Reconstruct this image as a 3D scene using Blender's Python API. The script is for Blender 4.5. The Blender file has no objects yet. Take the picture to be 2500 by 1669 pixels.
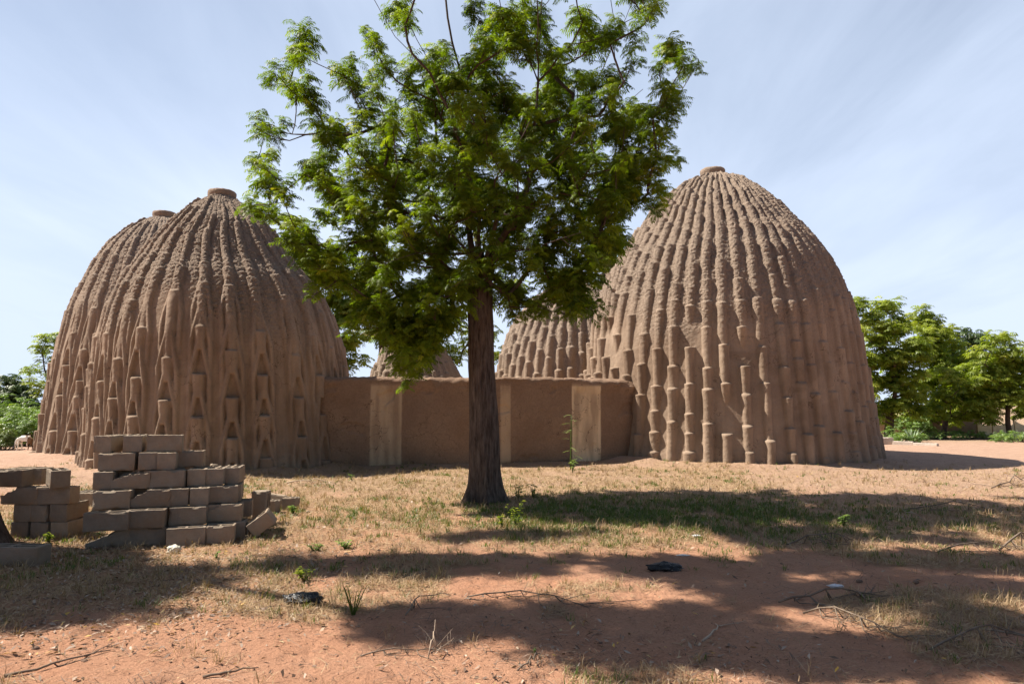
import bpy, math, random
import numpy as np
from math import pi, sin, cos, tan, radians, atan2, sqrt
from mathutils import Vector, Matrix
random.seed(7); rng = np.random.default_rng(7)
scene = bpy.context.scene
# ------------------------------------------------------------ camera
CAM_H, F, PITCH = 1.55, 2500*24/36.0, math.atan(150.5/1666.7)
cam_d = bpy.data.cameras.new('camera'); cam = bpy.data.objects.new('camera', cam_d)
scene.collection.objects.link(cam); scene.camera = cam
cam.location = (0, 0, CAM_H); cam.rotation_euler = (radians(90)+PITCH, 0, 0)
cam_d.lens = 24; cam_d.sensor_width = 36; cam_d.clip_end = 3000; cam_d.clip_start = 0.1
# ------------------------------------------------------------ sun, sky, exposure
SUN = Vector((-.982*.616, .190*.616, .788)).normalized()
EL = math.asin(SUN.z)
sl = bpy.data.lights.new('sun', 'SUN'); sl.energy = 5.0; sl.angle = radians(0.53); sl.color = (1, .93, .82)
so = bpy.data.objects.new('sun', sl); scene.collection.objects.link(so)
so.rotation_euler = SUN.to_track_quat('Z', 'Y').to_euler()
w = bpy.data.worlds.new('World'); scene.world = w; w.use_nodes = True
nt = w.node_tree; nt.nodes.clear()
def N(nt, t, **k):
    n = nt.nodes.new(t)
    for a, b in k.items():
        if a == 'op': n.operation = b
        else: setattr(n, a, b)
    return n
sky = N(nt, 'ShaderNodeTexSky', sky_type='NISHITA'); sky.sun_disc = False
sky.sun_elevation = EL; sky.sun_rotation = math.atan2(SUN.x, SUN.y)
sky.air_density = 1.0; sky.dust_density = 1.2; sky.ozone_density = 1.5; sky.altitude = 300
tc = N(nt, 'ShaderNodeTexCoord')
sep = N(nt, 'ShaderNodeSeparateXYZ'); nt.links.new(tc.outputs['Generated'], sep.inputs[0])
# clouds laid on a high plane: direction / height
zc = N(nt, 'ShaderNodeMath', op='MAXIMUM'); nt.links.new(sep.outputs['Z'], zc.inputs[0]); zc.inputs[1].default_value = 0.03
za = N(nt, 'ShaderNodeMath', op='ADD'); nt.links.new(zc.outputs[0], za.inputs[0]); za.inputs[1].default_value = 0.12
dx = N(nt, 'ShaderNodeMath', op='DIVIDE'); nt.links.new(sep.outputs['X'], dx.inputs[0]); nt.links.new(za.outputs[0], dx.inputs[1])
dy = N(nt, 'ShaderNodeMath', op='DIVIDE'); nt.links.new(sep.outputs['Y'], dy.inputs[0]); nt.links.new(za.outputs[0], dy.inputs[1])
cb = N(nt, 'ShaderNodeCombineXYZ'); nt.links.new(dx.outputs[0], cb.inputs[0]); nt.links.new(dy.outputs[0], cb.inputs[1])
mp = N(nt, 'ShaderNodeMapping'); nt.links.new(cb.outputs[0], mp.inputs[0])
mp.inputs['Rotation'].default_value = (0, 0, radians(28)); mp.inputs['Scale'].default_value = (1.5, .42, 1)
n1 = N(nt, 'ShaderNodeTexNoise'); nt.links.new(mp.outputs[0], n1.inputs['Vector'])
n1.inputs['Scale'].default_value = 1.3; n1.inputs['Detail'].default_value = 7; n1.inputs['Roughness'].default_value = .58; n1.inputs['Distortion'].default_value = .35
mp2 = N(nt, 'ShaderNodeMapping'); nt.links.new(cb.outputs[0], mp2.inputs[0]); mp2.inputs['Location'].default_value = (3.3, 1.7, 0)
n2 = N(nt, 'ShaderNodeTexNoise'); nt.links.new(mp2.outputs[0], n2.inputs['Vector'])
n2.inputs['Scale'].default_value = .55; n2.inputs['Detail'].default_value = 3
mm = N(nt, 'ShaderNodeMath', op='MULTIPLY'); nt.links.new(n1.outputs[0], mm.inputs[0]); nt.links.new(n2.outputs[0], mm.inputs[1])
mr = N(nt, 'ShaderNodeMapRange'); nt.links.new(mm.outputs[0], mr.inputs[0])
mr.inputs[1].default_value = .13; mr.inputs[2].default_value = .42; mr.inputs[3].default_value = .38; mr.inputs[4].default_value = .80
# more veil low in the sky
hz = N(nt, 'ShaderNodeMapRange'); nt.links.new(sep.outputs['Z'], hz.inputs[0])
hz.inputs[1].default_value = 0; hz.inputs[2].default_value = .5; hz.inputs[3].default_value = .58; hz.inputs[4].default_value = 0
ad = N(nt, 'ShaderNodeMath', op='ADD'); ad.use_clamp = True; nt.links.new(mr.outputs[0], ad.inputs[0]); nt.links.new(hz.outputs[0], ad.inputs[1])
# veil thinned out in the unseen sky, behind and overhead, to cut fill light
nb_ = N(nt, 'ShaderNodeMapRange'); nt.links.new(sep.outputs['Y'], nb_.inputs[0]); nb_.inputs[1].default_value = .05; nb_.inputs[2].default_value = .55; nb_.inputs[3].default_value = .0; nb_.inputs[4].default_value = 1
nz_s = N(nt, 'ShaderNodeMath', op='MULTIPLY'); nt.links.new(ad.outputs[0], nz_s.inputs[0]); nt.links.new(nb_.outputs[0], nz_s.inputs[1])
mix = N(nt, 'ShaderNodeMix', data_type='RGBA'); nt.links.new(nz_s.outputs[0], mix.inputs[0])
nt.links.new(sky.outputs[0], mix.inputs[6]); mix.inputs[7].default_value = (7.1, 8.2, 10.2, 1)
bg = N(nt, 'ShaderNodeBackground'); bg.inputs[1].default_value = 0.054
nt.links.new(mix.outputs[2], bg.inputs[0])
out = N(nt, 'ShaderNodeOutputWorld'); nt.links.new(bg.outputs[0], out.inputs[0])
scene.view_settings.view_transform = 'Standard'; scene.view_settings.look = 'None'
scene.view_settings.gamma = 1; scene.view_settings.use_curve_mapping = False
scene.view_settings.exposure = 1.05
# ------------------------------------------------------------ camera geometry helpers (to measure where things stand)
cp, sp = cos(PITCH), sin(PITCH)
def P(px, py, Y):
    dx, u = px-1250.0, 834.5-py
    d = (dx, -u*sp+F*cp, u*cp+F*sp); t = Y/d[1]
    return Vector((d[0]*t, Y, CAM_H+d[2]*t))
def G(px, py, z=0.0):
    dx, u = px-1250.0, 834.5-py
    d = (dx, -u*sp+F*cp, u*cp+F*sp); t = (z-CAM_H)/d[2]
    return Vector((d[0]*t, d[1]*t, z))
def PROJ(x, y, z):
    z = z-CAM_H; f = y*cp+z*sp; u = -y*sp+z*cp
    return 1250+x/f*F, 834.5-u/f*F, f
# ------------------------------------------------------------ object helpers
def tag(o, label=None, cat=None, group=None, kind=None):
    if label: o['label'] = label
    if cat: o['category'] = cat
    if group: o['group'] = group
    if kind: o['kind'] = kind
    return o
def empty(name, loc=(0,0,0), rz=0):
    o = bpy.data.objects.new(name, None); scene.collection.objects.link(o)
    o.location = loc; o.rotation_euler = (0, 0, rz); o.empty_display_size = .2
    return o
def build(name, V, Q, mat, parent=None, smooth=True, attrs=None):
    V = np.asarray(V, dtype=np.float32); me = bpy.data.meshes.new(name)
    if parent is not None:   # verts given in world space, parent only translated
        V = V-np.array(parent.location, dtype=np.float32)
    Qs = Q if isinstance(Q, (list, tuple)) else [Q]
    Qs = [np.asarray(q, dtype=np.int32) for q in Qs if len(q)]
    tot = np.concatenate([np.full(len(q), q.shape[1], dtype=np.int32) for q in Qs])
    idx = np.concatenate([q.ravel() for q in Qs])
    me.vertices.add(len(V)); me.vertices.foreach_set('co', V.ravel())
    me.loops.add(len(idx)); me.loops.foreach_set('vertex_index', idx)
    me.polygons.add(len(tot))
    st = np.zeros(len(tot), dtype=np.int32); st[1:] = np.cumsum(tot)[:-1]
    me.polygons.foreach_set('loop_start', st)
    if smooth is not True and smooth is not False: me.polygons.foreach_set('use_smooth', np.asarray(smooth, dtype=bool))
    elif smooth: me.polygons.foreach_set('use_smooth', np.ones(len(tot), dtype=bool))
    me.update(calc_edges=True)
    if attrs:
        for k, a in attrs.items():
            a = np.asarray(a, dtype=np.float32)
            if a.ndim == 1:
                at = me.attributes.new(k, 'FLOAT', 'POINT'); at.data.foreach_set('value', a)
            else:
                at = me.attributes.new(k, 'FLOAT_COLOR', 'POINT')
                at.data.foreach_set('color', np.concatenate([a, np.ones((len(a), 1), np.float32)], 1).ravel())
    me.validate(); me.materials.append(mat)
    o = bpy.data.objects.new(name, me); scene.collection.objects.link(o)
    if parent is not None: o.parent = parent
    return o
class MB:
    def __init__(s): s.v=[]; s.q=[]; s.t=[]; s.n=0; s.a=[]
    def add(s, v, q=None, t=None, a=None):
        v = np.asarray(v, dtype=np.float32).reshape(-1,3)
        if q is not None and len(q): s.q.append(np.asarray(q)+s.n)
        if t is not None and len(t): s.t.append(np.asarray(t)+s.n)
        s.v.append(v); s.a.append(np.full(len(v), .5, np.float32) if a is None else np.broadcast_to(np.asarray(a, np.float32), (len(v),)))
        s.n += len(v)
    def tube(s, pts, rad, n=6, cap=True, a=None, jit=0):
        pts = np.asarray(pts, float); m = len(pts); rad = np.broadcast_to(np.asarray(rad, float), (m,))
        t = np.gradient(pts, axis=0); t /= np.linalg.norm(t, axis=1)[:,None]+1e-9
        ref = np.array([1.0,0,0]) if abs(t[:,0]).mean() < .7 else np.array([0,0,1.0])
        b = np.cross(t, ref); b /= np.linalg.norm(b, axis=1)[:,None]+1e-9; c = np.cross(t, b)
        th = np.arange(n)*2*pi/n
        r = rad[:,None]*np.ones(n)
        if jit: r = r*(1+jit*rng.normal(size=r.shape))
        V = pts[:,None,:]+r[...,None]*(np.cos(th)[None,:,None]*b[:,None,:]+np.sin(th)[None,:,None]*c[:,None,:])
        i = np.arange(m-1)[:,None]*n; j = np.arange(n)[None,:]; k = (j+1)%n
        Q = np.stack([i+j, i+k, i+n+k, i+n+j], -1).reshape(-1,4)
        V = V.reshape(-1,3); T = []
        if cap:
            V = np.concatenate([V, pts[[0,-1]]]); e = m*n
            T = [[e, (jj+1)%n, jj] for jj in range(n)]+[[e+1, (m-1)*n+jj, (m-1)*n+(jj+1)%n] for jj in range(n)]
        s.add(V, Q, T, a)
    def box(s, c, d, R=None):
        v = np.array([[x,y,z] for x in (-.5,.5) for y in (-.5,.5) for z in (-.5,.5)])*np.array(d)
        if R is not None: v = v@np.array(R).T
        s.add(v+np.array(c), [[0,1,3,2],[4,6,7,5],[0,4,5,1],[2,3,7,6],[0,2,6,4],[1,5,7,3]])
    def build(s, name, mat, parent=None, smooth=True, tint=False):
        Q = []
        if s.q: Q.append(np.concatenate(s.q))
        if s.t: Q.append(np.concatenate(s.t))
        return build(name, np.concatenate(s.v), Q, mat, parent, smooth, {'tint': np.concatenate(s.a)} if tint else None)
# ------------------------------------------------------------ numpy noise
def _h(i, j, k):
    n = (i*374761393+j*668265263+k*2147483647+1274126177).astype(np.int64) & 0xffffffff
    n = ((n ^ (n >> 13))*1274126177) & 0xffffffff
    n = (n ^ (n >> 16)) & 0xffffff
    return n/float(0xffffff)
def vnoise(x, y, z=0):
    x, y = np.asarray(x, float), np.asarray(y, float); z = np.zeros_like(x)+z
    i, j, k = np.floor(x).astype(np.int64), np.floor(y).astype(np.int64), np.floor(z).astype(np.int64)
    u, v, w_ = x-i, y-j, z-k
    u, v, w_ = u*u*(3-2*u), v*v*(3-2*v), w_*w_*(3-2*w_)
    r = 0
    for a in (0,1):
        for b in (0,1):
            for c in (0,1):
                r = r+_h(i+a, j+b, k+c)*(u if a else 1-u)*(v if b else 1-v)*(w_ if c else 1-w_)
    return r*2-1
def fbm(x, y, z=0, o=4, g=.5):
    r = 0; a = 1; t = 0
    for i in range(o):
        r = r+a*vnoise(np.asarray(x)*2**i+17.3*i, np.asarray(y)*2**i-9.1*i, np.asarray(z)*2**i+5.7*i); t += a; a *= g
    return r/t
def smooth01(x, a, b):
    t = np.clip((x-a)/(b-a), 0, 1); return t*t*(3-2*t)
# ------------------------------------------------------------ materials
def newmat(name, rough=.9, spec=.2):
    m = bpy.data.materials.new(name); m.use_nodes = True
    b = m.node_tree.nodes['Principled BSDF']; b.inputs['Roughness'].default_value = rough
    b.inputs['Specular IOR Level'].default_value = spec
    return m, m.node_tree, b
def noise_node(nt, scale, detail=5, rough=.6, coord='Object', dist=0):
    t = N(nt, 'ShaderNodeTexCoord'); n = N(nt, 'ShaderNodeTexNoise'); nt.links.new(t.outputs[coord], n.inputs['Vector'])
    n.inputs['Scale'].default_value = scale; n.inputs['Detail'].default_value = detail
    n.inputs['Roughness'].default_value = rough; n.inputs['Distortion'].default_value = dist
    return n
def ramp(nt, src, stops):
    r = N(nt, 'ShaderNodeValToRGB'); nt.links.new(src, r.inputs[0]); e = r.color_ramp.elements
    while len(e) < len(stops): e.new(.5)
    for x, (p, c) in zip(e, stops): x.position = p; x.color = (*c, 1) if len(c) == 3 else c
    return r
def mixc(nt, fac, a, b, mode='MIX'):
    m = N(nt, 'ShaderNodeMix', data_type='RGBA', blend_type=mode)
    for s, v in ((m.inputs[0], fac), (m.inputs[6], a), (m.inputs[7], b)):
        if isinstance(v, (int, float)): s.default_value = v
        elif isinstance(v, tuple): s.default_value = (*v, 1)
        else: nt.links.new(v, s)
    return m.outputs[2]
def bump(nt, b, src, dist, strength=1, prev=None):
    n = N(nt, 'ShaderNodeBump'); n.inputs['Distance'].default_value = dist; n.inputs['Strength'].default_value = strength
    nt.links.new(src, n.inputs['Height'])
    if prev: nt.links.new(prev, n.inputs['Normal'])
    nt.links.new(n.outputs[0], b.inputs['Normal']); return n.outputs[0]
def mat_noisy(name, c1, c2, scale=8, bscale=60, bdist=.01, rough=.9, c3=None, s3=1.2, spec=.2, dist=0):
    m, nt, b = newmat(name, rough, spec)
    n = noise_node(nt, scale, 6, .65, dist=dist); r = ramp(nt, n.outputs[0], [(.3, c1), (.7, c2)]); col = r.outputs[0]
    if c3:
        n3 = noise_node(nt, s3, 4); r3 = ramp(nt, n3.outputs[0], [(.42, (0,0,0)), (.62, (1,1,1))])
        col = mixc(nt, r3.outputs[0], col, c3)
    nt.links.new(col, b.inputs['Base Color'])
    nb = noise_node(nt, bscale, 8, .7); bump(nt, b, nb.outputs[0], bdist)
    return m
def mat_leaf(name, stops, trans=.35, rough=.45, tcol=1.0, spec=.35):
    m, nt, b = newmat(name, rough, spec)
    a = N(nt, 'ShaderNodeAttribute', attribute_name='tint'); r = ramp(nt, a.outputs['Fac'], stops)
    nt.links.new(r.outputs[0], b.inputs['Base Color'])
    tr = N(nt, 'ShaderNodeBsdfTranslucent'); c = mixc(nt, 1.0, r.outputs[0], (1.35*tcol, 1.5*tcol, .35*tcol), 'MULTIPLY'); nt.links.new(c, tr.inputs[0])
    mx = N(nt, 'ShaderNodeMixShader'); mx.inputs[0].default_value = trans
    nt.links.new(b.outputs[0], mx.inputs[1]); nt.links.new(tr.outputs[0], mx.inputs[2])
    nt.links.new(mx.outputs[0], nt.nodes['Material Output'].inputs[0]); return m
M = {}
def mud_mat(name, lo, hi, rough_c):
    m, nt, b = newmat(name, .95, .12)
    n = noise_node(nt, 1.1, 5, .6); r = ramp(nt, n.outputs[0], [(.3, lo), (.72, hi)])
    f = noise_node(nt, 26, 6, .75); rf = ramp(nt, f.outputs[0], [(.32, (.60,.58,.56)), (.52, (1,1,1)), (.72, (1.32,1.28,1.22))])
    at = N(nt, 'ShaderNodeAttribute', attribute_name='tint')
    soft = mixc(nt, .22, (1.0,1.0,1.0), rf.outputs[0])
    # rain streaks running down the smooth plaster
    ts = N(nt, 'ShaderNodeTexCoord'); ms = N(nt, 'ShaderNodeMapping'); nt.links.new(ts.outputs['Object'], ms.inputs[0]); ms.inputs['Scale'].default_value = (1, 1, .09)
    ns_ = N(nt, 'ShaderNodeTexNoise'); nt.links.new(ms.outputs[0], ns_.inputs['Vector']); ns_.inputs['Scale'].default_value = 5; ns_.inputs['Detail'].default_value = 5
    rs = ramp(nt, ns_.outputs[0], [(.35, (.84,.82,.80)), (.55, (1,1,1)), (.72, (1.14,1.12,1.10))])
    # splashed, darker foot and repair patches
    np_ = noise_node(nt, .55, 3, .5, dist=.6); rp_ = ramp(nt, np_.outputs[0], [(.54, (1,1,1)), (.57, (.88,.86,.85))])
    c = mixc(nt, 1.0, mixc(nt, 1.0, mixc(nt, 1.0, r.outputs[0], soft, 'MULTIPLY'), rs.outputs[0], 'MULTIPLY'), rp_.outputs[0], 'MULTIPLY')
    c = mixc(nt, at.outputs['Fac'], c, mixc(nt, 1.0, rough_c, rf.outputs[0], 'MULTIPLY'))
    # thin drying cracks
    tcn = N(nt, 'ShaderNodeTexCoord'); nz = noise_node(nt, 2.2, 4); ad = N(nt, 'ShaderNodeVectorMath', op='ADD')
    nt.links.new(tcn.outputs['Object'], ad.inputs[0]); nt.links.new(nz.outputs['Color'], ad.inputs[1])
    vo = N(nt, 'ShaderNodeTexVoronoi', feature='DISTANCE_TO_EDGE'); vo.inputs['Scale'].default_value = 1.3; nt.links.new(ad.outputs[0], vo.inputs['Vector'])
    rc = ramp(nt, vo.outputs[0], [(0, (1,1,1)), (.012, (0,0,0))])
    msk = noise_node(nt, 1.7, 2); rm = ramp(nt, msk.outputs[0], [(.5, (0,0,0)), (.58, (1,1,1))])
    cr = N(nt, 'ShaderNodeMath', op='MULTIPLY'); nt.links.new(rc.outputs[0], cr.inputs[0]); nt.links.new(rm.outputs[0], cr.inputs[1])
    c = mixc(nt, cr.outputs[0], c, (.10,.065,.045))
    nt.links.new(c, b.inputs['Base Color'])
    nb = noise_node(nt, 45, 8, .75); mg = N(nt, 'ShaderNodeMath', op='MULTIPLY_ADD'); nt.links.new(at.outputs['Fac'], mg.inputs[0]); mg.inputs[1].default_value = .75; mg.inputs[2].default_value = .25
    mh = N(nt, 'ShaderNodeMath', op='MULTIPLY'); nt.links.new(nb.outputs[0], mh.inputs[0]); nt.links.new(mg.outputs[0], mh.inputs[1]); p = bump(nt, b, mh.outputs[0], .022, .9)
    nb2 = noise_node(nt, 7, 5, .6); p = bump(nt, b, nb2.outputs[0], .04, .5, p)
    nb3 = noise_node(nt, 20, 5, .7); mr3 = N(nt, 'ShaderNodeMath', op='MULTIPLY'); nt.links.new(nb3.outputs[0], mr3.inputs[0]); nt.links.new(at.outputs['Fac'], mr3.inputs[1]); p = bump(nt, b, mr3.outputs[0], .09, 1, p)
    return m
M['mud'] = mud_mat('mud', (.245,.179,.130), (.345,.256,.190), (.375,.290,.226))
M['bark'] = mat_noisy('bark', (.05,.033,.025), (.12,.085,.065), 9, 40, .02)
M['twig'] = mat_noisy('dead_wood', (.10,.07,.05), (.26,.20,.15), 12, 60, .004)
M['concrete'] = mat_noisy('block_concrete', (.225,.182,.140), (.33,.270,.212), 7, 90, .010, c3=(.26,.190,.133), s3=4)
_nt = M['concrete'].node_tree; _b = _nt.nodes['Principled BSDF']; _src = _b.inputs['Base Color'].links[0].from_socket
_oi = N(_nt, 'ShaderNodeObjectInfo'); _r = ramp(_nt, _oi.outputs['Random'], [(0, (.78,.76,.74)), (.5, (1,1,1)), (1, (1.2,1.16,1.10))]); _nt.links.new(mixc(_nt, 1.0, _src, _r.outputs[0], 'MULTIPLY'), _b.inputs['Base Color'])
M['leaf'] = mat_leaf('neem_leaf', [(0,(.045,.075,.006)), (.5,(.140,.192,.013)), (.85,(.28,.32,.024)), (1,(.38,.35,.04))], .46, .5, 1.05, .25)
M['leaf_far'] = mat_leaf('far_leaf', [(0,(.12,.165,.020)), (.5,(.27,.32,.042)), (1,(.44,.42,.09))], .46)
M['leaf_dark'] = mat_leaf('dark_leaf', [(0,(.035,.065,.018)), (.5,(.07,.11,.025)), (1,(.12,.16,.04))], .25)
M['shrub'] = mat_leaf('shrub_leaf', [(0,(.09,.15,.035)), (.5,(.17,.26,.07)), (1,(.30,.36,.13))], .35)
M['palm'] = mat_leaf('palm_leaf', [(0,(.07,.10,.03)), (.5,(.14,.19,.06)), (1,(.30,.28,.12))], .25, .4)
M['grass'] = mat_leaf('green_grass', [(0,(.055,.09,.016)), (.5,(.095,.14,.025)), (1,(.21,.20,.06))], .3)
M['straw'] = mat_leaf('dry_grass', [(0,(.18,.105,.055)), (.5,(.37,.25,.14)), (1,(.56,.42,.26))], .15, .8, .7)
M['litter'] = mat_leaf('dead_leaf', [(0,(.09,.05,.03)), (.5,(.26,.17,.12)), (.93,(.45,.35,.27)), (1,(.62,.36,.05))], .1, .7, .7)
# ------------------------------------------------------------ the huts' footprints (needed by the ground)
def hut_profile(rows, Yc, zb=-.12):
    """rows: (photo y, left x, right x) of the hut's silhouette -> table (z, R, X centre)"""
    out = []
    for y, xl, xr in rows:
        a, b = P(xl, y, Yc), P(xr, y, Yc); t1, t2 = math.atan(a.x/Yc), math.atan(b.x/Yc); al, be = (t1+t2)/2, (t2-t1)/2; D = Yc/cos(al)
        Ym = D*cos(be)*(cos(t1)+cos(t2))/2
        out.append((P(xl, y, Ym).z, D*sin(be), D*sin(al)))
    return out
HUTS = {
 'right': dict(Y=20.7, rows=[(1160,1406,2168),(1115,1412,2158),(1064,1420,2146),(992,1428,2132),(916,1434,2119),(839,1441,2103),(763,1455,2085),(700,1474,2056),
      (650,1495,2031),(600,1529,1991),(550,1564,1941),(500,1604,1892),(470,1640,1852),(450,1668,1828),(436,1697,1792),(429,1712,1768)]),
 'left': dict(Y=17.9, rows=[(1190,170,900),(1160,182,882),(1130,192,868),(1064,205,862),(992,212,856),(913,220,848),(836,234,836),(774,254,814),(727,278,794),(688,302,769),
      (655,328,737),(607,362,702),(554,416,668),(509,466,611),(490,492,590),(478,510,574)]),
 'rear': dict(Y=23.4, rows=[(1112,78,678),(1100,84,674),(1052,96,664),(970,112,652),(923,122,646),(875,132,640),(813,151,626),(760,170,612),(703,199,590),(652,228,564),
      (612,258,538),(578,296,504),(550,334,468),(536,364,438),(532,374,430)]),
 'middle': dict(Y=27.0, rows=[(1080,1196,1588),(1000,1203,1582),(950,1208,1577),(904,1216,1571),(860,1226,1563),(822,1240,1551),(780,1261,1530),(745,1290,1500),(720,1318,1474),
      (700,1348,1444),(688,1370,1420)]),
 'small': dict(Y=29.0, rows=[(1074,880,1150),(1000,886,1146),(950,896,1138),(912,910,1122),(863,931,1093),(820,960,1062),(795,985,1036),(786,1000,1020)]),
}
for k, h in HUTS.items():
    h['tab'] = hut_profile(h['rows'], h['Y']); h['X'] = h['tab'][1][2]; h['R'] = h['tab'][1][1]
def ground_h(x, y):
    x, y = np.asarray(x, float), np.asarray(y, float)
    near = smooth01(-y, -16, -8)
    h = .05*fbm(x*.45, y*.45, 3.1, 3)+.018*fbm(x*2.2, y*2.2, 8.8, 3)*(.4+.6*near)
    for k in ('right', 'left', 'rear'):
        H = HUTS[k]; d = np.hypot(x-H['X'], y-H['Y'])-H['R']
        h = h+.13*smooth01(-d, -.9, .05)*(1+.5*fbm(x*1.5, y*1.5, 1.0, 2))
    # low bank along the foot of the wall
    h = h+.10*smooth01(-np.abs(y-17.5), -1.0, -.2)*smooth01(-np.abs(x), -3.9, -3.2)
    return h
def gz(x, y): return float(ground_h(np.array([x]), np.array([y]))[0])
def spaced(a, b, s0, g):
    v = [a]; s = s0
    while v[-1] < b: v.append(v[-1]+s); s *= g
    return np.array(v)
xs = np.concatenate([-spaced(9, 600, .05, 1.12)[::-1], np.linspace(-9, 9, 780)[1:-1], spaced(9, 600, .05, 1.12)])
ys = np.concatenate([-spaced(0, 60, .05, 1.25)[::-1]+2.0, spaced(2.02, 26, .0105, 1.0058), spaced(26.2, 1500, .3, 1.11)])
gx, gy = np.meshgrid(xs, ys)
hh = ground_h(gx, gy)
fine = smooth01(-gy, -24, -5)*smooth01(-np.abs(gx), -12, -8)
hh += fine*(.006*fbm(gx*13, gy*13, 2.2, 3)+.0035*fbm(gx*45, gy*45, 5.2, 2))
# hoof and foot scuffs in the sand
sc = fbm(gx*5.5, gy*5.5, 12.5, 2); hh -= fine*.022*smooth01(sc, .2, .5); hh += fine*.012*fbm(gx*3.1, gy*3.1, 21.0, 3)
V = np.stack([gx, gy, hh], -1).reshape(-1,3)
ny, nx = gx.shape
ii = (np.arange(ny-1)[:,None]*nx+np.arange(nx-1)[None,:]).ravel()
Q = np.stack([ii, ii+1, ii+nx+1, ii+nx], -1)
# cover: straw band, pale sand, green
def zones(x, y):
    n = fbm(x*.6, y*.6, 4.4, 4); n2 = fbm(x*2.5, y*2.5, 7.4, 3)
    edge = 7.4+.35*x*(x < 0)*-.15+.8*n
    straw = smooth01(y+1.2*n+.5*n2, 6.7, 8.3)*smooth01(-(y+.8*n), -18.6, -16.0)
    straw = straw*(1-.6*smooth01(x+1.2*n-.25*(y-12), 3.6, 5.2)*smooth01(y, 9.0, 11.5))*(.4+.6*smooth01(n2+.6*n, -.45, .15))
    straw = straw*(1-.8*smooth01(-x+n, 7.6, 8.6))
    left = smooth01(-x-.9*n, 1.2, 2.6)*smooth01(y+n, 4.6, 5.6)
    straw = np.maximum(straw, .55*left*(y < 9))
    patch = smooth01(n2+.8*fbm(x*1.1, y*1.1, 9.0, 2)+.22*smooth01(x, .5, 3), .10, .45)*smooth01(y, 3.0, 5.5)
    straw = np.maximum(straw, .75*patch*(y < 9))
    pale = smooth01(y+.8*n, 9.5, 13.5)
    green = np.exp(-(((x-2.0)/2.6)**2+((y-9.6)/1.3)**2))*smooth01(n2+.5*n, -.35, .25)
    green = np.maximum(green, .35*smooth01(n2, .25, .5)*smooth01(y, 7.5, 8.5)*smooth01(-y, -16, -13)*(x < 6))
    farg = smooth01(y+3*n, 26, 30)
    return np.clip(straw, 0, 1), np.clip(pale, 0, 1), np.clip(np.maximum(green, farg*.55), 0, 1)
st, pa, gr = zones(V[:,0], V[:,1])
m, nt, b = newmat('ground_sand', .95, .1)
at = N(nt, 'ShaderNodeAttribute', attribute_name='zone'); sx = N(nt, 'ShaderNodeSeparateColor'); nt.links.new(at.outputs['Color'], sx.inputs[0])
n1 = noise_node(nt, 3, 6, .65); n2 = noise_node(nt, 55, 8, .75); n3 = noise_node(nt, 14, 6, .7)
n5 = noise_node(nt, .9, 5, .6); n5r = ramp(nt, n5.outputs[0], [(.35, (.38,.178,.102)), (.65, (.40,.220,.142))]); sand = mixc(nt, n1.outputs[0], n5r.outputs[0], (.51,.275,.17))
pale = ramp(nt, n1.outputs[0], [(.3, (.35,.220,.155)), (.7, (.46,.305,.220))]).outputs[0]
c = mixc(nt, sx.outputs[1], sand, pale)
strawc = ramp(nt, n3.outputs[0], [(.3, (.20,.120,.070)), (.5, (.35,.232,.135)), (.7, (.46,.335,.21))]).outputs[0]
sm = N(nt, 'ShaderNodeMath', op='MULTIPLY'); nt.links.new(sx.outputs[0], sm.inputs[0])
sm2 = ramp(nt, n3.outputs[0], [(.35, (.35,.35,.35)), (.6, (1,1,1))]); nt.links.new(sm2.outputs[0], sm.inputs[1])
c = mixc(nt, sm.outputs[0], c, strawc)
gm = N(nt, 'ShaderNodeMath', op='MULTIPLY'); nt.links.new(sx.outputs[2], gm.inputs[0]); gm.inputs[1].default_value = .45
c = mixc(nt, gm.outputs[0], c, (.12,.135,.045))
gr_f = ramp(nt, n2.outputs[0], [(.30, (.70,.68,.66)), (.5, (1,1,1)), (.75, (1.15,1.15,1.15))])
c = mixc(nt, 1.0, c, gr_f.outputs[0], 'MULTIPLY')
nt.links.new(c, b.inputs['Base Color'])
p = bump(nt, b, n2.outputs[0], .016, 1); p = bump(nt, b, n3.outputs[0], .045, .9, p)
M['ground'] = m
g = build('ground', V, Q, m, None, True, {'zone': np.stack([st, pa, gr], -1)})
tag(g, kind='structure')
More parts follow.
